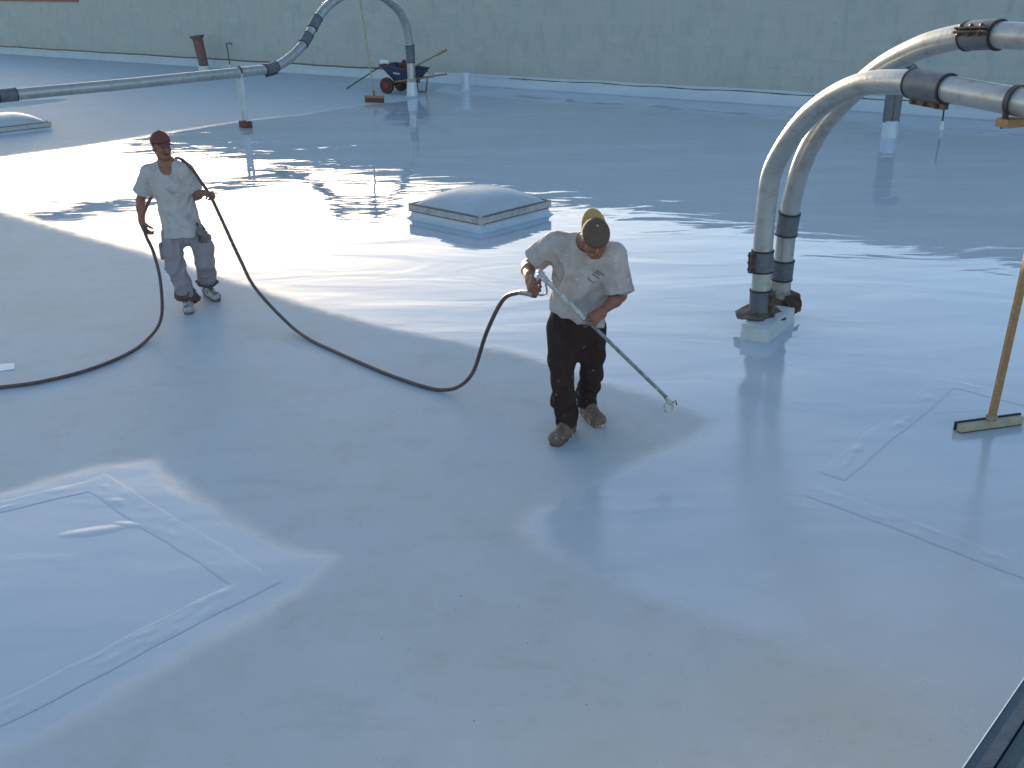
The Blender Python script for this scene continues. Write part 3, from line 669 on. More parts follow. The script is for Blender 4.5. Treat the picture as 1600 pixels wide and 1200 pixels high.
hook((-8.86, 33.3), .80, 'thin dark conduit with a bent tip, beside the rusty vent pipe')
hook((8.32, 19.35), .62, 'thin dark conduit in a white boot, right of the grey strut post', boot=True)
sb2 = np.array([-1.05, 26.7, 0])
s2 = thing('vent_stub', 'short white coated vent stub in the wet roof right of the wheelbarrow', 'vent', tuple(sb2))
obj('stub', cyl(sb2+(0, 0, .03), sb2+(0, 0, .46), .12, 20, bev=.02), M['curb'], s2, smooth=40)
obj('boot', cyl(sb2-(0, 0, .002), sb2+(0, 0, .05), .20, 20, .135), M['curb'], s2, smooth=40)
# strut post with a rounded saddle
pb = np.array([7.05, 18.62, 0])
p_ = thing('strut_post', 'grey strut post with a rounded saddle on top, seen beneath the arched pipes', 'pipe stand', tuple(pb))
obj('boot', join(cyl(pb-(0, 0, .002), pb+(0, 0, .27), .15, 20, .142), cyl(pb+(0, 0, .27), pb+(0, 0, .30), .142, 20, .125)), M['curb'], p_, smooth=40)
for s in (-1, 1):
    obj('channel', box(pb+np.array([s*.072, 0, .70]), (1, 0, 0), (0, 1, 0), (0, 0, 1), (.135, .13, .86), .01), M['steel'], p_)
obj('joint', box(pb+np.array([0, -.066, .70]), (1, 0, 0), (0, 1, 0), (0, 0, 1), (.016, .012, .82)), M['rust'], p_)
ang = np.linspace(0, np.pi, 14); 
obj('saddle', tube([pb+np.array([.10+.2*math.cos(q), 0, 1.15+.14*math.sin(q)]) for q in ang], .07, 10), M['steel'], p_, smooth=True)

# membrane offcut at the left edge
sc_ = thing('membrane_scrap', 'small white scrap of membrane lying at the left edge above the hose', 'scrap', (-4.33, 7.9, 0))
obj('sheet', (np.array([(-4.48, 7.78, .004), (-4.24, 7.86, .006), (-4.30, 7.98, .012), (-4.55, 7.94, .006), (-4.48, 7.78, .0), (-4.24, 7.86, .002), (-4.30, 7.98, .008), (-4.55, 7.94, .002)]), [[0, 1, 2, 3], [7, 6, 5, 4], [0, 4, 5, 1], [1, 5, 6, 2], [2, 6, 7, 3], [3, 7, 4, 0]]), M['scrap'], sc_)

# ================================================================ TOOLS
# push broom leaning on the arch
def broom(name, label, cat, base, top, half, hw, hh, bh, mats, hr, square=False, tilt=0.):
    base = np.array(base, float); top = np.array(top, float); half = np.array([*half, 0.]); hd = unit(half); hs = np.array([-hd[1], hd[0], 0])
    t = thing(name, label, cat, (base[0], base[1], 0))
    L = np.linalg.norm(half)*2
    if bh > 0:
        obj('bristles', box((base[0], base[1], bh/2+.001), hd, hs, (0, 0, 1), (L*.97, hw*.8, bh), .006), mats[2], t)
    obj('head', box((base[0], base[1], bh+hh/2+.002), hd, hs, (0, 0, 1), (L, hw, hh), .006), mats[1], t)
    p = base+np.array([0, 0, bh+hh*.6])
    if square: obj('handle', beam(p, top, hr*2, hr*2, (0, 1, 0), .003), mats[0], t)
    else: obj('handle', cyl(p, top, hr, 12), mats[0], t, smooth=40)
    return t
bt = A0+dd*3.0; 
br = broom('push_broom', 'wooden push broom propped against the far pipe arch left of the wheelbarrow', 'broom', (-3.20, 24.75, 0), (-3.30, 24.12, 2.44), (.235, -.085), .09, .055, .10, (M['wood_pale'], M['wood'], M['bristle']), .02)
obj('ferrule', cyl((-3.20, 24.745, .15), (-3.208, 24.70, .28), .032, 12), M['wood'], br)
b2_ = broom('squeegee', 'long wooden floor squeegee propped on the arched pipes at the right edge', 'squeegee', (3.425, 6.40, 0), (3.571, 6.522, 2.78), (.255, .062), .05, .055, .006, (M['wood'], M['wood_pale'], M['rubber']), .022, square=True)
hd = unit((.255, .062, 0)); hs = np.array([-hd[1], hd[0], 0])
obj('rubber_blade', box((3.425+hs[0]*.033, 6.40+hs[1]*.033, .038), hd, hs, (0, 0, 1), (.545, .014, .068), .002), M['rubber'], b2_)
obj('handle_socket', box((3.429, 6.408, .082), hd, hs, (0, 0, 1), (.06, .055, .04), .004), M['wood_grey'], b2_)

# wheelbarrow
wb0 = np.array([-2.55, 26.5, 0]); wx = unit((.86, -.50, 0)); wy = np.array([.50, .86, 0])       # handles point along wx, axle along wy
wbr = thing('wheelbarrow', 'dark blue two wheeled wheelbarrow with wooden handles parked by the far wall', 'wheelbarrow', tuple(wb0))
def wpnt(a, b, z): return wb0+wx*a+wy*b+np.array([0, 0, z])
for s in (-1, 1):
    c = wpnt(-.42, s*.30-.02, .20)
    w = obj('wheel', join(tube([c-wy*.05, c-wy*.05, c-wy*.035, c+wy*.035, c+wy*.05, c+wy*.05], [.10, .175, .2, .2, .175, .10], 28)), M['tyre'], wbr, smooth=40)
    obj('hub', cyl(c-wy*.062, c+wy*.062, .085, 18, bev=.01), M['rust_red'], w, smooth=40)
obj('axle', cyl(wpnt(-.42, -.34, .20), wpnt(-.42, .30, .20), .016, 10), M['rust'], wbr)
def tray(inset, lift):
    tp = [(-.60, -.36, .70), (.46, -.36, .60), (.46, .36, .60), (-.60, .36, .70)]; bt_ = [(-.26, -.24, .31), (.26, -.24, .31), (.26, .24, .31), (-.26, .24, .31)]
    cT = np.array([-.07, 0, 0]); 
    T = [wpnt(a-(inset if a > 0 else -inset), b-(inset if b > 0 else -inset), z) for a, b, z in tp]; B = [wpnt(a*.97, b*.97, z+lift) for a, b, z in bt_]
    return T, B
To, Bo = tray(0, 0); Ti, Bi = tray(.012, .012)
V = np.array(To+Bo+Ti+Bi); F = []
for j in range(4):
    k = (j+1) % 4; F += [[j, k, 4+k, 4+j][::-1], [8+j, 8+k, 12+k, 12+j], [j, 8+j, 8+k, k]]
F += [[4, 5, 6, 7][::-1], [12, 13, 14, 15]]
tr = obj('tray', (V, F), M['barrow'], wbr)
obj('rolled_rim', tube([*To, To[0]], .016, 8, caps=False), M['barrow_rim'], tr, smooth=True)
# worn white lettering on the tray flank (illegible at this distance in the photograph)
nrm = unit(np.cross(To[1]-To[0], Bo[0]-To[0])); nrm = nrm if nrm@(-wy) > 0 else -nrm
def flank(u, v): return To[0]*(1-u)*(1-v)+To[1]*u*(1-v)+Bo[0]*(1-u)*v+Bo[1]*u*v
for u, du, vv in ((.30, .035, .38), (.35, .05, .385), (.415, .02, .36), (.45, .045, .40), (.51, .025, .36)):
    q = [flank(u, vv), flank(u+du, vv), flank(u+du, vv+.11), flank(u, vv+.11)]
    obj('lettering', (np.vstack([np.array(q)+nrm*.004, np.array(q)+nrm*.001]), [[0, 1, 2, 3], [0, 4, 5, 1], [1, 5, 6, 2], [2, 6, 7, 3], [3, 7, 4, 0]]), M['white'], tr)
for s in (-1, 1):
    obj('handle', beam(wpnt(-.50, s*.20, .255), wpnt(1.02, s*.31, .47), .042, .042, (0, 0, 1), .004), M['wood'], wbr)
    lg = resample(catmull([wpnt(.12, s*.235, .33), wpnt(.16, s*.235, .03), wpnt(.22, s*.235, .015), wpnt(.34, s*.235, .015), wpnt(.40, s*.235, .03), wpnt(.46, s*.24, .38)], 6), .03)
    obj('leg', tube(lg, .015, 8), M['rust'], wbr, smooth=True)
obj('chassis', box(wpnt(-.05, 0, .272), wx, wy, (0, 0, 1), (.62, .40, .05), .006), M['rust_red'], wbr)
# what lies in the tray
bk = thing('bucket', 'brown bucket lying in the wheelbarrow tray', 'bucket', tuple(wpnt(-.02, .02, .35)))
obj('shell', tube([wpnt(.12, .10, .50), wpnt(-.14, -.06, .70), wpnt(-.132, -.055, .69), wpnt(.11, .09, .51)], [.13, .155, .143, .12], 24), M['bucket'], bk, smooth=40)
obj('rim', tube([wpnt(-.14, -.06, .70)+(.155*(np.cross(unit(wpnt(.12, .1, .5)-wpnt(-.14, -.06, .7)), (0, 0, 1))*math.cos(q)+np.cross(np.cross(unit(wpnt(.12, .1, .5)-wpnt(-.14, -.06, .7)), (0, 0, 1)), unit(wpnt(.12, .1, .5)-wpnt(-.14, -.06, .7)))*math.sin(q))) for q in np.linspace(0, 2*np.pi, 24)], .012, 6), M['barrow_rim'], bk, smooth=True)
sh = thing('shovel', 'wooden handled shovel lying across the wheelbarrow, handle raised to the right', 'shovel', tuple(wpnt(.1, 0, .4)))
ha, hb = wpnt(-.05, -.05, .52), np.array([-1.50, 26.35, 1.05])
obj('handle', cyl(ha, hb, .022, 10), M['wood_grey'], sh, smooth=40)
obj('grip', cyl(hb-(hb-ha)*.22, hb, .030, 10), M['wood'], sh, smooth=40)
du_ = unit(hb-ha); sv_ = unit(np.cross(du_, (0, 0, 1)))
obj('blade', box(ha-du_*.13, du_, sv_, np.cross(sv_, du_), (.28, .22, .012), .004), M['rust'], sh)
rp = thing('roller_pole', 'dark pole with a white paint roller, resting against the wheelbarrow tray', 'roller', (-4.30, 27.5, 0))
ra, rb = np.array([-4.28, 27.55, .015]), np.array([-3.12, 26.75, .72])
obj('pole', cyl(ra, rb, .017, 10), M['strap'], rp, smooth=40)
obj('roller_cover', cyl(rb+np.array([-.12, .04, .03]), rb+np.array([.10, -.05, .02]), .055, 14, bev=.01), M['white'], rp, smooth=40)

# ================================================================ PEOPLE: signed distance bodies meshed with surface nets
class Field:
    def __init__(s, lo, hi, h):
        s.lo = np.array(lo, float); s.h = h; s.n = np.ceil((np.array(hi)-s.lo)/h).astype(int)+1
        s.d = np.full(s.n, .08, np.float32)
        s.ax = [s.lo[k]+h*np.arange(s.n[k]) for k in range(3)]
    def region(s, lo, hi):
        a = np.clip(np.floor((np.array(lo)-s.lo)/s.h).astype(int), 0, s.n); b = np.clip(np.ceil((np.array(hi)-s.lo)/s.h).astype(int)+1, 0, s.n)
        sl = tuple(slice(x, y) for x, y in zip(a, b))
        g = np.meshgrid(*[s.ax[k][sl[k]] for k in range(3)], indexing='ij'); return sl, np.stack(g, -1).astype(np.float32)
    def put(s, sl, d, k, op='u'):
        a = s.d[sl]
        if op == 's':
            d = -d; k_ = max(k, 1e-5); h = np.maximum(k_-np.abs(a-d), 0); s.d[sl] = np.maximum(a, d)+h*h/(4*k_)
        else:
            k_ = max(k, 1e-5); h = np.maximum(k_-np.abs(a-d), 0); s.d[sl] = np.minimum(a, d)-h*h/(4*k_)
    def cone(s, a, b, ra, rb, k=.02, op='u', cap=None, flat=None):
        """tapered limb; cap=[(point, normal)] cuts its ends flat; flat=(direction, factor) squashes the section"""
        a = np.array(a, float); b = np.array(b, float); m_ = max(ra, rb)*(1.0 if flat is None else max(1, flat[1]))+k+.02
        sl, p = s.region(np.minimum(a, b)-m_, np.maximum(a, b)+m_)
        if p.size == 0: return
        ab = (b-a).astype(np.float32); q = p-a.astype(np.float32); t = np.clip((q@ab)/max(float(ab@ab), 1e-9), 0, 1); v = q-t[..., None]*ab
        if flat is not None:
            fd = unit(flat[0]).astype(np.float32); c = v@fd; v = v+(c*(1/flat[1]-1))[..., None]*fd
        d = np.sqrt((v*v).sum(-1))-(ra+(rb-ra)*t)
        for pt, nn in (cap or []): d = np.maximum(d, (p-np.array(pt, np.float32))@unit(nn).astype(np.float32))
        s.put(sl, d, k, op)
    def ell(s, c, r, k=.02, op='u', ax=None, cap=None):
        c = np.array(c, float); r = np.array(r, float); m_ = r.max()+k+.02; sl, p = s.region(c-m_, c+m_)
        if p.size == 0: return
        q = p-c.astype(np.float32)
        if ax is not None: q = q@np.array(ax, np.float32).T
        k0 = np.sqrt(((q/r.astype(np.float32))**2).sum(-1)); k1 = np.sqrt(((q/(r*r).astype(np.float32))**2).sum(-1)); d = k0*(k0-1)/np.maximum(k1, 1e-6)
        for pt, nn in (cap or []): d = np.maximum(d, (p-np.array(pt, np.float32))@unit(nn).astype(np.float32))
        s.put(sl, d, k, op)
    def chain(s, pts, rs, k=.02, **kw):
        for q in range(len(pts)-1): s.cone(pts[q], pts[q+1], rs[q], rs[q+1], k, **kw)
    def cut(s, pt, nn, lo, hi):
        sl, p = s.region(lo, hi); s.d[sl] = np.maximum(s.d[sl], (p-np.array(pt, np.float32))@unit(nn).astype(np.float32))
    def mesh(s):
        d = s.d; sg = d < 0; nx, ny, nz = np.array(d.shape)-1
        cnt = np.zeros((nx, ny, nz), np.int8)
        for dx in (0, 1):
            for dy in (0, 1):
                for dz in (0, 1): cnt += sg[dx:nx+dx, dy:ny+dy, dz:nz+dz]
        act = (cnt > 0) & (cnt < 8); I = np.argwhere(act); N = len(I); idx = np.full(act.shape, -1, np.int64); idx[tuple(I.T)] = np.arange(N)
        cor = [(a, b, c) for a in (0, 1) for b in (0, 1) for c in (0, 1)]; val = {c: d[I[:, 0]+c[0], I[:, 1]+c[1], I[:, 2]+c[2]] for c in cor}
        acc = np.zeros((N, 3)); w = np.zeros(N)
        for a in cor:
            for k in range(3):
                if a[k]: continue
                b = list(a); b[k] = 1; b = tuple(b); va, vb = val[a], val[b]; cr_ = (va < 0) != (vb < 0)
                t = np.where(cr_, va/np.where(cr_, va-vb, 1), 0); P = np.tile(np.array(a, float), (N, 1)); P[:, k] += t
                acc += P*cr_[:, None]; w += cr_
        V = s.lo+s.h*(I+acc/np.maximum(w, 1)[:, None]); F = []
        for k in range(3):
            u, v = (k+1) % 3, (k+2) % 3
            A = np.moveaxis(sg, k, 0); cr_ = A[:-1] != A[1:]; flip = A[:-1] & ~A[1:]
            cr_ = np.moveaxis(cr_, 0, k); flip = np.moveaxis(flip, 0, k); E = np.argwhere(cr_); ok = (E[:, u] > 0) & (E[:, v] > 0)
            ok &= (E[:, u] < d.shape[u]-1) & (E[:, v] < d.shape[v]-1); E = E[ok]; fl_ = flip[tuple(E.T)]
            e = np.eye(3, dtype=int); q = [E-e[u]-e[v], E-e[v], E, E-e[u]]; Q = np.stack([idx[tuple(x.T)] for x in q], 1)
            Q = np.where(fl_[:, None], Q, Q[:, ::-1]); F.append(Q)
        F = np.concatenate(F); F = F[(F >= 0).all(1)]
        return V, F
    def normals(s, V):
        g = (V-s.lo)/s.h; i0 = np.clip(np.round(g).astype(int), 1, s.n-2); o = []
        for k in range(3):
            e = np.eye(3, dtype=int)[k]; o.append(s.d[tuple((i0+e).T)]-s.d[tuple((i0-e).T)])
        o = np.stack(o, 1); return o/np.maximum(np.linalg.norm(o, axis=1), 1e-6)[:, None]
def smooth_mesh(V, F, it=2, w=.5):
    E = np.concatenate([F[:, [0, 1]], F[:, [1, 2]], F[:, [2, 3]], F[:, [3, 0]]]); E = np.concatenate([E, E[:, ::-1]]); n = len(V)
    deg = np.maximum(np.bincount(E[:, 0], minlength=n), 1)
    for _ in range(it):
        S = np.stack([np.bincount(E[:, 0], weights=V[E[:, 1], k], minlength=n) for k in range(3)], 1); V = V*(1-w)+w*S/deg[:, None]
    return V
def folds(P, amp, along, freq=38., seed=0):
    """drapery: sharp creases running roughly along a direction, warped so that they fork and fade"""
    freq = freq*1.75; r = np.random.default_rng(seed); a = unit(along); x, y = frame(a)[1:]
    w = .035*np.stack([sum(np.sin(P@(r.normal(size=3)*q)+r.uniform(0, 6))/n_ for n_, q in ((1, 7), (2, 13))) for _ in range(2)], 1)
    u = P@x+w[:, 0]; v = P@y+w[:, 1]; l = P@a
    f1 = 1-2*np.abs(np.sin(.5*freq*(u*.9+v*.45)+1.6*np.sin(l*6+r.uniform(0, 6)))); f2 = 1-2*np.abs(np.sin(.5*freq*.63*(v-u*.5)+1.9*np.sin(l*4.5+r.uniform(0, 6))+2))
    g = .5+.5*np.sin(l*9+4*u*9*.3+r.uniform(0, 6)); g2 = .5+.5*np.sin(l*7-v*11+r.uniform(0, 6))
    return 3.0*amp*(f1*g+.8*f2*g2)
def cloth(name, fld, m_, parent, zones=(), it=1, label=None):
    V, F = fld.mesh(); V = smooth_mesh(V, F, it); N = fld.normals(V)
    disp = np.zeros(len(V))
    for c, rad, amp, along, fq, sd_ in zones:
        wgt = np.exp(-(np.linalg.norm(V-np.array(c), axis=1)/rad)**2); disp += wgt*folds(V, amp, along, fq, sd_)
    V = V+N*disp[:, None]
    o = obj(name, (V, F), m_, parent, smooth=True, label=label); return o, V, F
def hand(f, wrist, dr, back, curl, thumb, s=1., side=1, spread=.0, k=.005):
    """palm, four unequal fingers with three segments and a thumb. dr: wrist to knuckles, back: out of the back of the hand,
    curl: bend in radians at each finger joint, thumb: (direction out of the palm, bend); side: +1 thumb lies along cross(dr, back)"""
    dr = unit(dr); back = unit(np.array(back)-dr*(np.array(back)@dr)); sd_ = np.cross(dr, back)*side; w = np.array(wrist, float)
    A = np.array([sd_, back, dr]); kn = w+dr*.095*s
    f.ell(w+dr*.052*s, np.array([.043, .019, .056])*s, .012, ax=A)
    f.cone(w-dr*.02*s, w+dr*.03*s, .026*s, .028*s, .015)
    for j, (o_, ln_, rr) in enumerate(((.033, .92, .0092), (.011, 1., .0098), (-.011, .94, .0092), (-.032, .76, .0080))):
        p = kn+sd_*o_*s-dr*(.004+.006*abs(o_-.011)/.02)*s; d = unit(dr+sd_*o_*spread); seg = np.array([.043, .027, .021])*ln_*s
        f.cone(p-d*.03*s, p, .011*s, .0105*s, k); c = curl[0]
        b_ = back.copy()
        for q in range(3):
            ca, sa = math.cos(curl[q]), math.sin(curl[q]); nd = d*ca-b_*sa; nb = d*sa+b_*ca; d, b_ = nd, nb
            e = p+d*seg[q]; f.cone(p, e, (rr+.0012-.0012*q)*s, (rr-.0012*q)*s, k); p = e
    t0 = w+dr*.022*s+sd_*.028*s; td = unit(thumb[0]); t1_ = t0+td*.042*s; td2 = unit(td+dr*thumb[1]); t2_ = t1_+td2*.033*s; t3_ = t2_+unit(td2+dr*thumb[1]*.7-back*.25)*.026*s
    f.chain([t0, t1_, t2_, t3_], np.array([.016, .0125, .0115, .0095])*s, .008)
def head(f, c, fw, up, s=1., neck=None):
    """skull, jaw, brow, sockets, nose, lips and ears; c is the middle of the skull"""
    fw = unit(fw); up = unit(np.array(up)-fw*(np.array(up)@fw)); sd_ = np.cross(fw, up); A = np.array([sd_, fw, up]); c = np.array(c, float)
    g = lambda x, y, z: c+(sd_*x+fw*y+up*z)*s
    f.ell(g(0, -.005, .02), np.array([.074, .094, .092])*s, .02, ax=A); f.ell(g(0, .030, -.045), np.array([.058, .060, .072])*s, .03, ax=A)
    f.ell(g(0, .062, -.094), np.array([.026, .022, .022])*s, .025, ax=A)                                     # chin
    f.cone(g(-.05, .03, -.07), g(-.02, .07, -.092), .022*s, .02*s, .02); f.cone(g(.05, .03, -.07), g(.02, .07, -.092), .022*s, .02*s, .02)
    for x in (-1, 1):
        f.ell(g(x*.032, .092, .006), np.array([.020, .016, .013])*s, .012, 's', ax=A)                           # eye sockets
        f.ell(g(x*.032, .076, .004), np.array([.0135, .0115, .0115])*s, .002, ax=A)                             # eyeballs
        f.cone(g(x*.012, .090, .024), g(x*.05, .076, .022), .0095*s, .008*s, .012)                              # brow
        f.ell(g(x*.045, .066, -.025), np.array([.022, .018, .018])*s, .02, ax=A)                                # cheek
        f.ell(g(x*.077, -.005, -.012), np.array([.010, .020, .033])*s, .006, ax=A); f.ell(g(x*.088, .002, -.010), np.array([.006, .009, .016])*s, .004, 's', ax=A)
        f.ell(g(x*.011, .100, -.040), np.array([.0085, .010, .0075])*s, .006, ax=A)                             # nostril wings
    f.chain([g(0, .088, .012), g(0, .106, -.018), g(0, .115, -.034)], np.array([.009, .0115, .0115])*s, .010)
    f.ell(g(0, .091, -.066), np.array([.025, .011, .006])*s, .004, ax=A); f.ell(g(0, .089, -.077), np.array([.021, .011, .0065])*s, .004, ax=A)
    if neck is not None: f.cone(g(0, -.022, -.05), neck, .056*s, .062*s, .03)
    return g, A
def cap_geo(c, fw, up, r=(.083, .102, .098), brim_len=.075, brim_w=62, droop=.022):
    """six panel cap: crown with recessed seams, and its brim; c is the centre of the crown's opening"""
    fw = unit(fw); up = unit(np.array(up)-fw*(np.array(up)@fw)); sd_ = np.cross(fw, up); c = np.array(c, float); n, k = 60, 14; V = []
    for q in range(k+1):
        th = (q/k)*np.pi/2; cz, rr = math.sin(th), math.cos(th)
        for j in range(n):
            ph = 2*np.pi*j/n; dp = abs(((ph+np.pi/6) % (np.pi/3))-np.pi/6); m_ = 1-.018*math.exp(-(dp/.05)**2)*min(1, rr*2)
            bul = 1+.03*math.sin(min(1, q/k*1.3)*np.pi)
            V.append(c+sd_*r[0]*rr*math.cos(ph)*m_*bul+fw*r[1]*rr*math.sin(ph)*m_*bul+up*(r[2]*cz*(1.02 if math.sin(ph) > 0 else .98)))
    F = [[q*n+j, q*n+(j+1) % n, (q+1)*n+(j+1) % n, (q+1)*n+j] for q in range(k) for j in range(n)]
    b0 = len(V)                                                        # inner lip
    for j in range(n):
        ph = 2*np.pi*j/n; V.append(c+sd_*(r[0]-.006)*math.cos(ph)+fw*(r[1]-.006)*math.sin(ph)+up*.012)
    F += [[j, b0+j, b0+(j+1) % n, (j+1) % n] for j in range(n)]
    nu, nv = 25, 7; T = []
    for a in range(nu):
        ph = np.pi/2+R_(brim_w)*(2*a/(nu-1)-1); e = math.cos((2*a/(nu-1)-1)*np.pi/2)
        for b in range(nv):
            t = b/(nv-1); ln_ = brim_len*t*(e**.55); x = (r[0]+.002)*math.cos(ph)*(1+.10*t*e); y = (r[1]+.002)*math.sin(ph)+ln_
            T.append(c+sd_*x+fw*y+up*(.006-droop*(x/r[0])**2-.10*max(0, ln_)*t))
    T = np.array(T); T2 = T-up*.004; BV = np.vstack([T, T2]); BF = []; m_ = nu*nv
    for a in range(nu-1):
        for b in range(nv-1):
            q = [a*nv+b, (a+1)*nv+b, (a+1)*nv+b+1, a*nv+b+1]; BF += [q, [x+m_ for x in q][::-1]]
        q = [a*nv+nv-1, (a+1)*nv+nv-1]; BF.append([q[0], q[1], q[1]+m_, q[0]+m_])
    return (np.array(V), F), (BV, BF), c+up*r[2]
def shoe(name, heel, toe, top, m_, ms, parent, h=.004, wid=.046, tall=.10, top_r=.052):
    heel = np.array([*heel, 0.]); toe = np.array([*toe, 0.]); d, s_, u = frame(toe-heel); top = np.array(top, float); L = np.linalg.norm(toe-heel)
    lo = np.minimum(np.minimum(heel, toe), top)-.09; hi = np.maximum(np.maximum(heel, toe), top)+.09; lo[2] = -.02; hi[2] = top[2]+.06
    f = Field(lo, hi, h)
    f.cone(heel+d*.045+(0, 0, .050), heel+d*L*.45+(0, 0, .048), .044, wid, .02); f.cone(heel+d*L*.45+(0, 0, .046), toe-d*.05+(0, 0, .044), wid, wid+.002, .02)
    f.ell(toe-d*.05+(0, 0, .044), (wid+.003, .052, .038), .02, ax=np.array([s_, d, u]))
    f.cone(heel+d*.055+(0, 0, .06), top, .046, top_r, .03, cap=[(top, (0, 0, 1))]); f.cone(heel+d*L*.55+(0, 0, .06), top+d*.012, .036, .036, .03, cap=[(top, (0, 0, 1))])
    f.cut((0, 0, .022), (0, 0, -1), lo, hi); V, F = f.mesh(); V = smooth_mesh(V, F, 1)
    V[:, 2] += .0
    o = obj(name, (V, F), m_, parent, smooth=True)
    n = 36; out = []
    for q in np.linspace(0, 2*np.pi, n, endpoint=False):
        t = .5-.5*math.cos(q); w_ = (wid+.006)*(abs(math.sin(q))**.55)*(.92+.16*t-.10*math.sin(np.pi*t*1.0)); out.append(heel+d*(-.002+t*(L+.004))+s_*w_*np.sign(math.sin(q)))
    out = np.array(out); rows = [out+(0, 0, .001), out+(0, 0, .004)+0, (out-out.mean(0))*1.0+out.mean(0)+(0, 0, .024), (out-out.mean(0))*.95+out.mean(0)+(0, 0, .030)]
    V = np.concatenate(rows); F = [[q*n+j, q*n+(j+1) % n, (q+1)*n+(j+1) % n, (q+1)*n+j] for q in range(3) for j in range(n)]+[list(range(n))[::-1], [3*n+j for j in range(n)]]
    obj('sole', (V, F), ms, o, smooth=50)
    return o

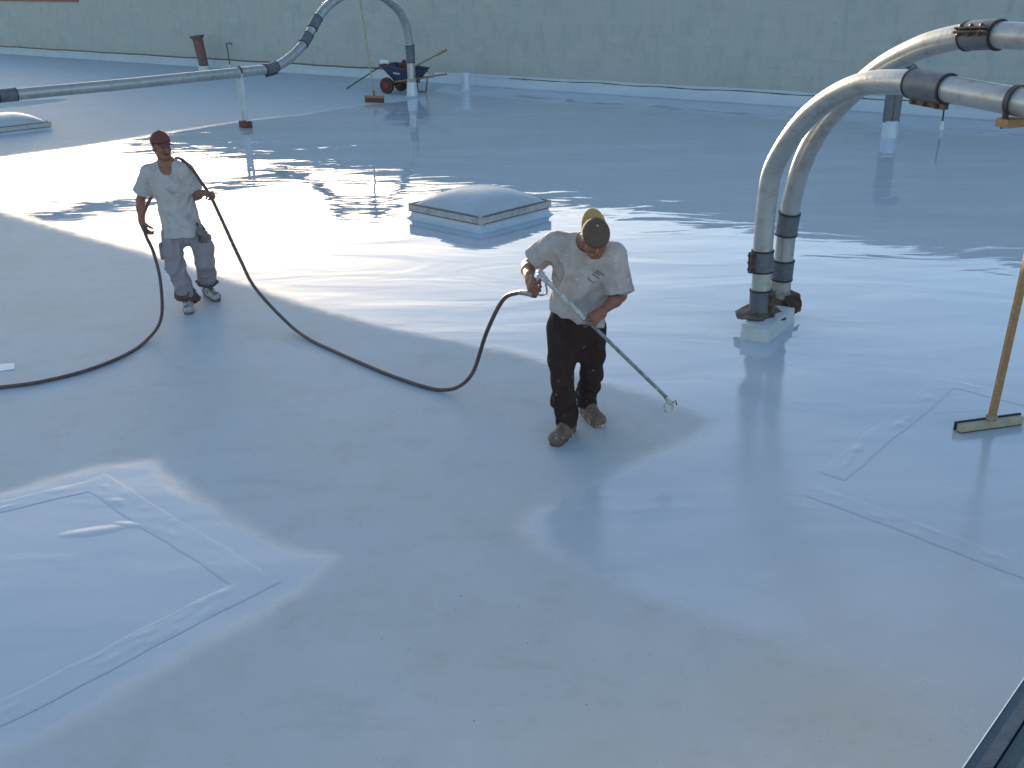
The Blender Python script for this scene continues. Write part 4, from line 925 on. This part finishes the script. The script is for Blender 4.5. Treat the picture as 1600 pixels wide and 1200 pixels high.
# ---------------------------------------------------------------- the spraying man
def man_a():
    base = (.45, 6.5, 0)
    t = thing('person', 'man in dirty white t-shirt and dark trousers, head bent, aiming a spray wand', 'person', base)
    neck, rs_, ls_ = np.array([.505, 6.235, 1.455]), np.array([.295, 6.33, 1.435]), np.array([.675, 6.20, 1.385])
    re, rw = np.array([.118, 6.40, 1.265]), np.array([.124, 6.175, 1.258]); le, lw = np.array([.715, 6.17, 1.125]), np.array([.600, 6.055, 1.070])
    hc = np.array([.540, 6.085, 1.535]); hup = unit((.03, -.52, .85)); hfw = unit((.06, -.83, -.52))
    rh, lh = np.array([.355, 6.43, .87]), np.array([.545, 6.42, .86]); rk, lk = np.array([.345, 6.33, .48]), np.array([.560, 6.43, .48]); ra_, la_ = np.array([.385, 6.44, .10]), np.array([.555, 6.76, .10])
    f = Field((-.05, 5.85, .02), (.95, 6.95, 1.80), .0055)
    head(f, hc, hfw, hup, .98, neck)
    f.cone(neck, (.48, 6.33, 1.25), .066, .090, .04); f.cone((.47, 6.34, 1.25), (.45, 6.41, .92), .095, .10, .04)
    f.cone(rs_, neck, .055, .06, .04); f.cone(ls_, neck, .055, .06, .04)
    f.chain([rs_, (rs_+re)/2+np.array([-.005, .0, .0]), re], [.056, .052, .041], .02); f.chain([re, re+(rw-re)*.35, rw], [.042, .045, .029], .02)
    f.chain([ls_, (ls_+le)/2, le], [.056, .052, .042], .02); f.chain([le, le+(lw-le)*.35, lw], [.043, .046, .030], .02)
    for a, b, c in ((rh, rk, ra_), (lh, lk, la_)): f.chain([a, b, c], [.085, .056, .042], .03)
    # right fist round the grip, left hand round the wand
    hand(f, rw, (.10, -.86, -.30), (-.86, -.18, .30), (1.05, 1.25, .9), ((.55, -.35, .40), .35), 1.12, side=1)
    hand(f, lw, (-.62, -.38, -.40), (.15, -.75, .62), (.75, 1.15, .8), ((-.80, .10, -.05), -.1), 1.0, side=-1, spread=5)
    V, F = f.mesh(); V = smooth_mesh(V, F, 1, .4); body = obj('body', (V, F), M['skin'], t, smooth=True)
    # hair and cap, worn back to front
    fr = frame(hfw, hup)
    g = lambda x, y, z: hc+np.cross(hfw, hup)*x+hfw*y+hup*z
    A = np.array([np.cross(hfw, hup), hfw, hup])
    fh = Field(hc-.16, hc+.16, .005); fh.ell(g(0, -.012, .02), (.079, .093, .092), .01, ax=A, cap=[(g(0, .035, 0), hfw+.35*hup*0)]); fh.cut(g(0, 0, -.045), -hup, hc-.16, hc+.16)
    Vh, Fh = fh.mesh(); obj('hair', (Vh, Fh), M['hair'], t, smooth=True)
    crown, brim, topc = cap_geo(g(0, -.004, .028), -hfw*.97+hup*.16, hup+hfw*.16, (.089, .106, .094), .092, 66, .022)
    cp_ = obj('cap', crown, M['cap_a'], t, smooth=True); obj('brim', brim, M['cap_brim'], cp_, smooth=True)
    obj('button', ball(topc, (.009, .009, .007)), M['cap_brim'], cp_, smooth=True)
    # t-shirt
    s = Field((-.02, 5.9, .78), (.95, 6.75, 1.60), .006)
    s.ell((.485, 6.30, 1.30), (.205, .135, .20), .05); s.ell((.468, 6.34, 1.13), (.195, .15, .24), .06); s.ell((.460, 6.36, 1.00), (.195, .155, .16), .05)
    s.cone((.455, 6.37, 1.02), (.452, 6.385, .84), .17, .19, .05, flat=((0, 1, 0), .80))
    s.cone(rs_+(.03, 0, -.01), neck+(-.03, .02, -.02), .080, .088, .06); s.cone(ls_+(-.03, 0, -.01), neck+(.03, .01, -.03), .082, .088, .06)
    s.cone((.36, 6.30, 1.39), (.63, 6.23, 1.36), .085, .085, .05)
    rd, ld_ = unit(re-rs_), unit(le-ls_)
    s.cone(rs_, rs_+rd*.30, .082, .092, .045, cap=[(rs_+rd*.185+np.array([0, 0, -.01]), rd+np.array([-.12, 0, -.15]))])
    s.cone(ls_, ls_+ld_*.34, .084, .108, .045, cap=[(ls_+ld_*.255, ld_+np.array([0, -.10, .10]))])
    s.cut((.455, 6.3, .905), (-.36, -.10, -1), (.1, 6.0, .7), (.85, 6.75, 1.06))
    s.cone((.51, 6.16, 1.53), (.505, 6.235, 1.45), .085, .074, .01, 's')
    so_, SV_, SF_ = cloth('tshirt', s, M['shirt_a'], t, [((.46, 6.25, 1.0), .20, .0050, (.5, 0, .9), 44, 1), ((.33, 6.25, 1.28), .14, .0050, (.8, 0, .7), 50, 2), ((.66, 6.2, 1.24), .16, .0065, (-.35, 0, 1), 46, 3), ((.48, 6.2, 1.25), .25, .0028, (.2, 0, 1), 36, 4), ((.25, 6.35, 1.38), .11, .0050, (.7, 0, .7), 60, 5), ((.74, 6.15, 1.22), .12, .0045, (-.2, 0, 1), 55, 6), ((.38, 6.25, 1.08), .12, .0045, (.7, .2, -.7), 52, 7), ((.56, 6.22, 1.08), .13, .0045, (-.6, .2, -.8), 48, 8)])
    # worn chest print: three rows of small lettering, a yellow dot and a dark swoosh
    bvh = BVHTree.FromPolygons([tuple(v) for v in SV_], SF_.tolist())
    def onshirt(x, z, lift=.0018):
        h = bvh.ray_cast(Vector((x, 5.5, z)), Vector((0, 1, 0))); q = h[0] if h[0] else Vector((x, 6.17, z)); return np.array(q)+np.array([0, -lift, 0])
    c0 = np.array([.566, 1.262]); ex, ez = unit(np.array([.80, -.58])), unit(np.array([.55, .83]))
    r = np.random.default_rng(5)
    for row, (off, start, n) in enumerate(((.021, .004, 7), (.004, .0, 5), (-.015, -.004, 7))):
        x = start-.030
        Vp, Fp = [], []
        for q in range(n):
            w = r.uniform(.006, .009)
            hgt = r.uniform(.008, .0115)
            q4 = [onshirt(*(c0+ex*a+ez*b)) for a, b in ((x, off), (x+w*.8, off), (x+w*.8, off+hgt), (x, off+hgt))]
            k = len(Vp); Vp += q4; Fp.append([k, k+1, k+2, k+3]); x += w+.0008
        obj('print_lettering', (np.array(Vp), Fp), M['print'], so_)
    yc = c0+ex*-.048+ez*.012; P = [onshirt(*(yc+.010*np.array([math.cos(q), math.sin(q)]))) for q in np.linspace(0, 2*np.pi, 14, endpoint=False)]
    obj('print_dot', (np.array(P), [list(range(14))]), M['print_y'], so_)
    Vp = []
    for q in np.linspace(0, 1, 14):
        a_ = -.15+q*1.9; cx = c0+np.array([-.010, -.005]); w = .0045*math.sin(np.pi*q)+.0006; 
        dcos = np.array([-math.cos(a_)*.052, -math.sin(a_)*.042]); Vp += [onshirt(*(cx+dcos*(1-w/.05))), onshirt(*(cx+dcos*(1+w/.05)))]
    obj('print_swoosh', (np.array(Vp), [[2*k, 2*k+1, 2*k+3, 2*k+2] for k in range(13)]), M['print_g'], so_)
    # trousers
    p = Field((.10, 6.0, .06), (.85, 7.0, 1.05), .006)
    p.ell((.452, 6.40, .90), (.185, .145, .15), .05); p.ell((.450, 6.42, .80), (.19, .15, .13), .05); p.ell((.45, 6.41, .70), (.13, .11, .13), .05)
    p.chain([rh+(0, 0, -.06), rk+(-.002, 0, .12), rk], [.112, .092, .080], .03); p.chain([rk, (rk+ra_)/2, ra_+(0, -.01, .06)], [.080, .079, .080], .025)
    p.cone(ra_+(0, -.01, .10), ra_+(0, -.015, -.04), .080, .076, .02, cap=[((0, 6.43, .08), (0, .1, -1))])
    p.chain([lh+(0, 0, -.06), lk+(.004, -.0, .12), lk], [.110, .090, .078], .03); p.chain([lk, (lk+la_)/2, la_+(0, -.02, .08)], [.078, .076, .076], .025)
    p.cone(la_+(0, -.02, .11), la_+(0, -.015, -.03), .078, .077, .02, cap=[((0, 6.72, .085), (0, .1, -1))])
    p.cut((0, 6.4, 1.02), (0, 0, 1), (0, 5.9, .9), (1, 7, 1.1))
    cloth('trousers', p, M['pants_a'], t, [(rk+(0, 0, -.1), .22, .0065, (.3, 0, 1), 36, 11), (lk+(0, 0, -.1), .22, .0065, (-.3, 0, 1), 36, 12), ((.45, 6.3, .75), .2, .004, (.6, 0, .8), 36, 13), (ra_+(0, 0, .07), .09, .008, (1, 0, .1), 60, 14), (la_+(0, 0, .07), .09, .008, (1, 0, .1), 60, 15)])
    # paint splashes on the right thigh
    # boots
    shoe('boot', (.437, 6.515), (.285, 6.225), (.395, 6.45, .155), M['boot'], M['boot_sole'], t, wid=.054, top_r=.058)
    shoe('boot', (.535, 6.845), (.640, 6.515), (.552, 6.755, .165), M['boot'], M['boot_sole'], t, wid=.054, top_r=.058)
    return t, rw, lw
ta, rwA, lwA = man_a()

# airless spray gun with its wand
gs, ge = np.array([.205, 6.10, 1.284]), np.array([1.035, 6.10, .425])
gd = unit(ge-gs); gsd, gup = frame(gd)[1:]
gun = thing('spray_gun', 'paint splashed airless spray gun with a long wand in the bent man\'s hands', 'spray gun', tuple((gs+ge)/2))
obj('wand', cyl(gs+gd*.02, gs+gd*.42, .017, 14), M['gunplastic'], gun, smooth=40)
obj('extension_tube', cyl(gs+gd*.40, ge, .0125, 12), M['gunmetal'], gun, smooth=40)
obj('sleeve_nut', cyl(gs+gd*.40, gs+gd*.45, .021, 8), M['gunmetal'], gun)
obj('gun_body', join(box(gs+gd*.00, gd, gsd, gup, (.07, .030, .042), .008), cyl(gs-gd*.05+gup*.012, gs+gup*.012, .017, 10)), M['gunplastic'], gun)
gb_ = np.array([.164, 6.112, 1.165])
obj('grip', tube([gs+gd*-.02-gup*.005, (gs+gb_)/2+np.array([-.022, .008, .0]), gb_], [.014, .014, .012], 12), M['gunplastic'], gun, smooth=True)
obj('trigger_guard', tube(catmull([gs+gd*.045-gup*.015, gs+gd*.05+np.array([-.005, 0, -.07]), gs+np.array([.0, 0, -.125]), gb_+np.array([.0, 0, -.004])], 8), .0055, 8), M['gunmetal'], gun, smooth=True)
obj('nozzle', join(cyl(ge, ge+np.array([.02, 0, -.035]), .017, 10), box(ge+np.array([.028, 0, -.045]), (1, 0, -.6), (0, 1, 0), (.6, 0, 1), (.05, .03, .03), .006)), M['gunplastic'], gun)
nz = ge+np.array([.02, 0, -.04])
for s in (-1, 1):
    obj('tip_guard', tube(catmull([nz+(s*.018, 0, .0), nz+(s*.028, -.004, -.03), nz+(s*.022, -.006, -.062), nz+(s*.006-.004, -.006, -.07)], 6), .006, 8), M['gunplastic'], gun, smooth=True)
obj('tip_handle', tube([nz+(.02, 0, -.005), nz+(.05, 0, .012), nz+(.055, 0, -.02)], .006, 8), M['gunmetal'], gun, smooth=True)

# ---------------------------------------------------------------- the hose man
def man_b():
    base = (-3.17, 9.55, 0)
    t = thing('person', 'man in red cap, white v-neck t-shirt and grey jeans with a hose over one shoulder', 'person', base)
    neck, rs_, ls_ = np.array([-3.212, 9.43, 1.430]), np.array([-3.395, 9.41, 1.355]), np.array([-3.045, 9.43, 1.36])
    re, rw = np.array([-3.535, 9.47, 1.08]), np.array([-3.530, 9.40, .885]); le, lw = np.array([-3.000, 9.46, 1.110]), np.array([-2.862, 9.265, 1.185])
    hc = np.array([-3.228, 9.385, 1.600]); hfw = unit((.70, -.70, -.12)); hup = unit((.02, -.06, 1))
    rh, lh = np.array([-3.275, 9.44, .84]), np.array([-3.075, 9.46, .84]); rk, lk = np.array([-3.250, 9.34, .45]), np.array([-3.010, 9.47, .46]); ra_, la_ = np.array([-3.205, 9.42, .09]), np.array([-3.125, 9.80, .09])
    f = Field((-3.75, 9.0, .02), (-2.62, 10.0, 1.80), .0055)
    g, A = head(f, hc, hfw, hup, .98, neck)
    f.cone(neck, (-3.20, 9.45, 1.25), .066, .095, .04); f.cone((-3.19, 9.46, 1.25), (-3.175, 9.46, .9), .095, .10, .04); f.ell((-3.205, 9.375, 1.33), (.12, .06, .09), .04)
    f.cone(rs_, neck, .055, .058, .04); f.cone(ls_, neck, .055, .058, .04)
    f.chain([rs_, (rs_+re)/2, re], [.054, .049, .039], .02); f.chain([re, re+(rw-re)*.35, rw], [.040, .042, .028], .02)
    f.chain([ls_, (ls_+le)/2, le], [.054, .049, .039], .02); f.chain([le, le+(lw-le)*.35, lw], [.040, .042, .028], .02)
    for a, b, c in ((rh, rk, ra_), (lh, lk, la_)): f.chain([a, b, c], [.082, .054, .040], .03)
    hand(f, rw, (.30, -.28, -.85), (-.60, -.72, .1), (.55, .75, .5), ((.75, -.35, -.45), -.1), 1.0, side=-1, spread=5)
    hand(f, lw, (.72, -.60, .12), (.1, -.05, 1), (1.0, 1.25, .9), ((-.05, -.75, .1), .5), 1.14, side=-1)
    V, F = f.mesh(); V = smooth_mesh(V, F, 1, .4); obj('body', (V, F), M['skin_light'], t, smooth=True)
    fh = Field(hc-.16, hc+.16, .005); fh.ell(g(0, -.016, .02), (.078, .090, .090), .01, ax=A, cap=[(g(0, .012, 0), hfw)]); fh.cut(g(0, 0, -.040), -hup, hc-.16, hc+.16)
    Vh, Fh = fh.mesh(); obj('hair', (Vh, Fh), M['hair'], t, smooth=True)
    fm = Field(g(0, .09, -.055)-.05, g(0, .09, -.055)+.05, .003); fm.cone(g(-.022, .088, -.061), g(0, .099, -.053), .0055, .0075, .004); fm.cone(g(.022, .088, -.061), g(0, .099, -.053), .0055, .0075, .004)
    Vh, Fh = fm.mesh(); obj('moustache', (Vh, Fh), M['hair'], t, smooth=True)
    fe = []
    for x in (-1, 1):
        obj('eyebrow', tube([g(x*.014, .098, .028), g(x*.03, .096, .034), g(x*.05, .082, .028)], [.003, .0042, .0025], 6), M['hair'], t, smooth=True)
        obj('eye', ball(g(x*.032, .0862, .004), (.006, .006, .005), 8, 6), M['hair'], t, smooth=True)
    crown, brim, topc = cap_geo(g(0, -.006, .040), hfw*1+hup*.10, hup-hfw*.10, (.087, .105, .105), .075, 58, .020)
    cp_ = obj('cap', crown, M['cap_b'], t, smooth=True); obj('brim', brim, M['cap_b'], cp_, smooth=True); obj('button', ball(topc, (.009, .009, .007)), M['cap_b'], cp_, smooth=True)
    s = Field((-3.75, 9.1, .60), (-2.78, 9.85, 1.56), .006)
    s.ell((-3.210, 9.425, 1.26), (.195, .128, .20), .05); s.ell((-3.192, 9.435, 1.10), (.178, .132, .22), .06); s.ell((-3.178, 9.445, .93), (.172, .130, .18), .05)
    s.cone((-3.18, 9.445, .98), (-3.165, 9.445, .66), .170, .212, .05, flat=((0, 1, 0), .80))
    s.cone(rs_+(.03, 0, -.01), neck+(-.03, .01, -.035), .076, .080, .05); s.cone(ls_+(-.03, 0, -.01), neck+(.03, .01, -.035), .076, .080, .05)
    rd, ld_ = unit(re-rs_), unit(le-ls_)
    s.cone(rs_, rs_+rd*.32, .078, .098, .04, cap=[(rs_+rd*.225, rd)]); s.cone(ls_, ls_+ld_*.30, .078, .096, .04, cap=[(ls_+ld_*.215, ld_+np.array([0, -.1, 0]))])
    s.cut((-3.175, 9.4, .735), (.02, -.06, -1), (-3.5, 9.1, .58), (-2.85, 9.8, .9))
    s.cone(neck+(.0, -.03, .11), neck+(0, .005, .0), .090, .070, .01, 's')
    for x in (-.068, .068): s.cone(neck+(x, -.085, .03), (-3.187, 9.280, 1.305), .030, .012, .006, 's')
    for x in (-.035, 0, .035): s.cone(neck+(x, -.085, .03), (-3.187, 9.280, 1.305), .036, .012, .006, 's')
    cloth('tshirt', s, M['shirt_b'], t, [((-3.17, 9.35, .85), .22, .0055, (.5, 0, .85), 42, 21), ((-3.05, 9.4, 1.2), .14, .0055, (.3, 0, 1), 50, 22), ((-3.34, 9.4, 1.22), .14, .005, (-.4, 0, 1), 50, 23), ((-3.2, 9.3, 1.1), .24, .003, (.4, 0, 1), 34, 24), ((-3.10, 9.33, .95), .14, .005, (.7, 0, .7), 50, 25), ((-3.43, 9.4, 1.25), .10, .0045, (-.2, 0, 1), 55, 26), ((-3.28, 9.33, .98), .13, .0045, (.5, 0, -.8), 50, 27), ((-2.98, 9.42, 1.25), .10, .0045, (.1, 0, 1), 55, 28)])
    p = Field((-3.55, 9.1, .05), (-2.80, 10.02, .98), .006)
    p.ell((-3.175, 9.45, .86), (.158, .125, .12), .05); p.ell((-3.172, 9.45, .74), (.166, .130, .12), .05)
    p.chain([rh+(0, 0, -.09), rk+(-.008, 0, .14), rk], [.100, .096, .088], .035); p.chain([rk, (rk+ra_)/2, ra_+(-.01, 0, .06)], [.090, .088, .088], .025)
    p.chain([lh+(.005, 0, -.09), lk+(.015, 0, .14), lk+(.012, 0, 0)], [.100, .097, .090], .035); p.chain([lk+(.012, 0, 0), (lk+la_)/2+(.015, 0, 0), la_+(.02, -.02, .10)], [.092, .092, .096], .025)
    p.cut((0, 9.4, .95), (0, 0, 1), (-3.6, 9, .9), (-2.7, 10, 1))
    pt, PV, PF = cloth('jeans', p, M['pants_b'], t, [(rk, .2, .0040, (.3, 0, 1), 32, 31), (lk, .2, .0040, (-.3, 0, 1), 32, 32), ((-3.17, 9.35, .72), .15, .005, (.8, 0, .5), 40, 33), (rk+(0, 0, -.2), .14, .005, (.8, 0, .6), 42, 34), (lk+(0, 0.1, -.2), .14, .005, (.8, 0, .6), 42, 35)])
    for c in (ra_+(-.012, -.005, .045), la_+(.022, -.03, .080)):
        q = Field(c-.16, c+.16, .006); q.cone(c+(0, 0, .035), c+(0, 0, -.030), .092, .106, .02, cap=[(c-(0, 0, .045), (0, 0, -1)), (c+(0, 0, .055), (0, 0, 1))])
        Vc, Fc = q.mesh(); Vc = smooth_mesh(Vc, Fc, 2); Vc = Vc+q.normals(Vc)*folds(Vc, .009, (1, 0, .3), 55, 3)[:, None]; obj('cuff', (Vc, Fc), M['cuff_b'], pt, smooth=True)
    for zz, (w, h_) in ((.60, (.085, .13)),):
        c = np.array([-3.372, 9.40, zz]); obj('cargo_pocket', box(c, (0, 1, 0), (0, 0, 1), (-1, 0, .15), (.13, .16, .03), .01), M['pants_b'], pt)
    shoe('sneaker', (-3.225, 9.475), (-3.150, 9.205), (-3.208, 9.425, .105), M['sneaker'], M['sneaker_sole'], t, wid=.045)
    shoe('sneaker', (-3.175, 9.885), (-2.965, 9.595), (-3.12, 9.80, .12), M['sneaker'], M['sneaker_sole'], t, wid=.045)
    return t
tb = man_b()

# tool pouch on the hose man's belt
pc_ = np.array([-2.955, 9.36, .78])
po = thing('tool_pouch', 'brown tool pouch with a rag and a tool handle on the red capped man\'s hip', 'pouch', tuple(pc_))
q = Field(pc_-.14, pc_+.16, .005); q.cone(pc_+(-.005, 0, .045), pc_+(.012, 0, -.05), .040, .048, .02, flat=((.6, .8, 0), .7)); q.ell(pc_+(.045, -.01, -.045), (.03, .03, .035), .01); q.cone(pc_+(-.02, -.02, .03), pc_+(-.055, -.035, -.06), .018, .012, .01)
Vc, Fc = q.mesh(); Vc = smooth_mesh(Vc, Fc, 1); Vc = Vc+q.normals(Vc)*folds(Vc, .005, (0, 0, 1), 80, 4)[:, None]; obj('pouch_body', (Vc, Fc), M['pouch'], po, smooth=True)
obj('tool_handle', cyl(pc_+(-.005, -.01, .05), pc_+(-.02, -.012, .125), .007, 8), M['gunmetal'], po)
obj('belt_loop', beam(pc_+(-.04, .02, .09), pc_+(-.01, .01, .03), .012, .03), M['print'], po)

# ================================================================ HOSE
hp = [(-6.5, 7.25, .016), (-5.4, 7.22, .016), (-4.44, 7.345, .016), (-4.17, 7.434, .016), (-3.897, 7.527, .016), (-3.614, 7.747, .016), (-3.405, 8.072, .016), (-3.315, 8.45, .02), (-3.275, 8.80, .11), (-3.335, 9.10, .377), (-3.392, 9.2, .632), (-3.480, 9.305, .795), (-3.525, 9.45, .93), (-3.46, 9.60, 1.10), (-3.32, 9.63, 1.30), (-3.18, 9.575, 1.445), (-3.085, 9.46, 1.465), (-2.968, 9.36, 1.395), (-2.86, 9.25, 1.285), (-2.775, 9.185, 1.175), (-2.679, 9.1, .985), (-2.522, 9.0, .611), (-2.385, 8.9, .355), (-2.09, 8.72, .085), (-1.85, 8.45, .02), (-1.571, 8.138, .016), (-1.061, 7.604, .016), (-.72, 7.309, .016), (-.561, 7.215, .02), (-.42, 7.16, .07), (-.296, 7.07, .235), (-.18, 6.8, .649), (-.056, 6.45, 1.009), (.04, 6.28, 1.118), (.105, 6.17, 1.152), (.162, 6.10, 1.155)]
hpts = resample(catmull(hp, 14), .025)
hose = thing('hose', 'long dark brown spray hose looping over the far man\'s shoulder to the spray gun', 'hose', (-1.06, 7.6, 0))
obj('tubing', tube(hpts, .0155, 12), M['hose'], hose, smooth=True)
Lh = LN(hpts)[-1]
obj('whip_end', tube(arc_pts(hpts, Lh-.16, Lh-.02), .019, 12), M['gunmetal'], hose, smooth=True)
